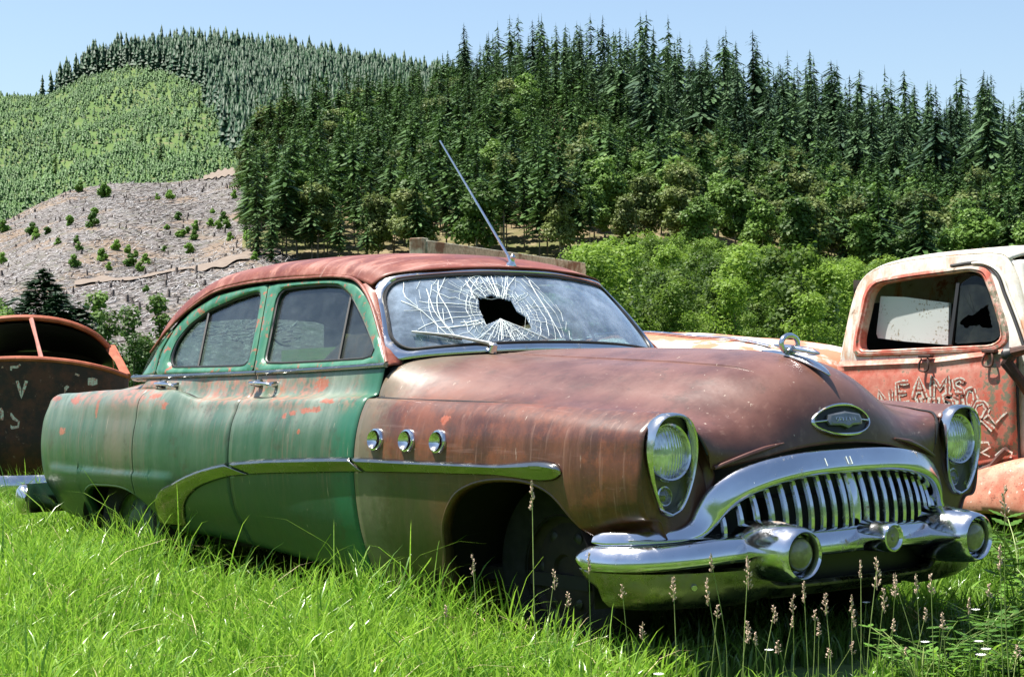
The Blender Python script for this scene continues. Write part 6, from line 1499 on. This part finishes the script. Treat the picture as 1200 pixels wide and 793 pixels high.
# daisies
PET = simple('white_petals', (.85, .85, .82), .6); YEL = simple('yellow_flower_centre', (.6, .42, .04), .6)
m = MB(); m.tube([(0, 0, 0), (.01, 0, .12), (0, .01, .25)], [.0018, .0015, .0012], 5); dst = m
p_ = MB()
for k in range(12):
    a = 2*math.pi*k/12; p_.poly([(.004*math.cos(a-.4), .01+.004*math.sin(a-.4), .25), (.017*math.cos(a-.14), .01+.017*math.sin(a-.14), .254), (.019*math.cos(a), .01+.019*math.sin(a), .253), (.017*math.cos(a+.14), .01+.017*math.sin(a+.14), .254), (.004*math.cos(a+.4), .01+.004*math.sin(a+.4), .25)])
c_ = MB(); c_.lathe([(.007, 0), (.005, .003), (.0005, .004)], (0, .01, .251), (0, 0, 1), 10)
dm = []
for mm, nm, mt in ((dst, 'stem', STEM), (p_, 'petals', PET), (c_, 'flower_centre', YEL)):
    me = bpy.data.meshes.new(nm); me.from_pydata(np.vstack(mm.v).tolist(), [], mm.f); me.materials.append(mt); dm.append((nm, me))
for px, py in [(1150, 752), (1152, 761), (1153, 768), (1085, 753), (1013, 706), (904, 762), (770, 790), (1146, 715)]:
    d = ray(px, py); hh = wr_.uniform(.14, .30); t = (hh-CAM[2])/d[2]; q = CAM+t*d; s_ = hh/.25
    if (q-CAM)@FW > 7 and px < 1100: q = CAM+d*5.5; hh = max(.1, q[2]); s_ = hh/.25
    e = empty('daisy', (q[0], q[1], 0)); e.scale = (.8, .8, s_); e.rotation_euler = (0, 0, wr_.uniform(0, 6)); tag(e, 'small white daisy on a thin stem in the grass before the bumper', 'flower', 'white daisies in the grass')
    for nm, me in dm: o = bpy.data.objects.new(nm, me); COL.objects.link(o); o.parent = e
# broad leaved weeds at the right edge
def leafy(k):
    r = random.Random(k); st = MB(); lf = MB()
    for b in range(9):
        a = r.uniform(0, 6.28); L = r.uniform(.12, .30); P = cr([(0, 0, 0), (L*.3*math.cos(a), L*.3*math.sin(a), L*.7), (L*.8*math.cos(a), L*.8*math.sin(a), L*1.0)], 8); st.tube(P, .002, 4)
        for i in range(2, 8):
            for sg in (-1, 1):
                a2 = a+sg*r.uniform(.7, 1.2); w = r.uniform(.016, .034)*1.1; p = P[i]; u = np.array([math.cos(a2), math.sin(a2), r.uniform(-.1, .35)]); v = np.array([-u[1], u[0], r.uniform(-.3, .3)])
                pts = []
                for q in range(9):
                    th_ = q/8; e_ = w*.48*math.sin(math.pi*th_)**.8*(1 if q % 2 else .62); pts.append((th_, e_))
                V = [p+u*w*2*t_+v*e_ for t_, e_ in pts]+[p+u*w*2*t_-v*e_ for t_, e_ in pts[::-1][1:-1]]; lf.poly(V)
    out = []
    for mm, nm, mt in ((st, 'stem', STEM), (lf, 'leaves', None)):
        me = bpy.data.meshes.new(nm); me.from_pydata(np.vstack(mm.v).tolist(), [], mm.f); me.materials.append(mt or LW); out.append((nm, me))
    return out
LW = leafmat('weed_leaves', (.07, .17, .022), (.12, .25, .035), None, 3, .3)
LM = [leafy(k) for k in range(5)]
for px, py, hh in [(1100, 770, .22), (1118, 785, .16), (1140, 790, .18), (1165, 745, .2), (1188, 720, .26), (1196, 670, .34), (1150, 750, .2), (1080, 790, .2), (1175, 785, .2), (1195, 775, .25), (690, 785, .12), (625, 770, .14), (1192, 700, .28), (1172, 722, .22)]:
    d = ray(px, py); t = (hh*.5-CAM[2])/d[2]; q = CAM+t*d
    if q[1] < .98 and q[0] < 1.0 and px > 1050: q = np.array([q[0], 1.15, 0])
    e = empty('leafy_weed', (q[0], q[1], 0)); e.scale = (hh/.25,)*3; e.rotation_euler = (0, 0, wr_.uniform(0, 6)); tag(e, 'ragged leafed green weed in the grass near the bumper', 'weed', 'leafy weeds around the front of the sedan')
    for nm, me in LM[int(px) % 5]: o = bpy.data.objects.new(nm, me); COL.objects.link(o); o.parent = e
# ================================================================== LIGHT
SUN = np.array([-.27, -.235, .92]); SUN /= np.linalg.norm(SUN)
world = bpy.data.worlds.new('World'); scene.world = world; world.use_nodes = True
nt = world.node_tree; nt.nodes.clear()
sky = nt.nodes.new('ShaderNodeTexSky'); sky.sky_type = 'NISHITA'; sky.sun_disc = False
sky.sun_elevation = math.asin(SUN[2]); sky.sun_rotation = math.atan2(SUN[0], SUN[1])
sky.air_density = 1.1; sky.dust_density = 1.1; sky.ozone_density = 1.8; sky.altitude = 100
bg = nt.nodes.new('ShaderNodeBackground'); bg.inputs['Strength'].default_value = .076
ow = nt.nodes.new('ShaderNodeOutputWorld')
nt.links.new(sky.outputs[0], bg.inputs[0]); nt.links.new(bg.outputs[0], ow.inputs[0])
sl = bpy.data.lights.new('sun', 'SUN'); so = bpy.data.objects.new('sun', sl); COL.objects.link(so)
sl.energy = 5.0; sl.angle = R(.53); sl.color = (1, .955, .88)
so.rotation_euler = Vector(-SUN).to_track_quat('-Z', 'Y').to_euler()
vs = scene.view_settings; vs.view_transform = 'Standard'; vs.look = 'None'; vs.gamma = 1; vs.exposure = 1.25; vs.use_curve_mapping = False
scene.cycles.max_bounces = 8; scene.cycles.transparent_max_bounces = 12
scene.cycles.diffuse_bounces = 3; scene.cycles.glossy_bounces = 4; scene.cycles.volume_bounces = 0
scene.cycles.caustics_reflective = False; scene.cycles.caustics_refractive = False
scene.cycles.use_denoising = True
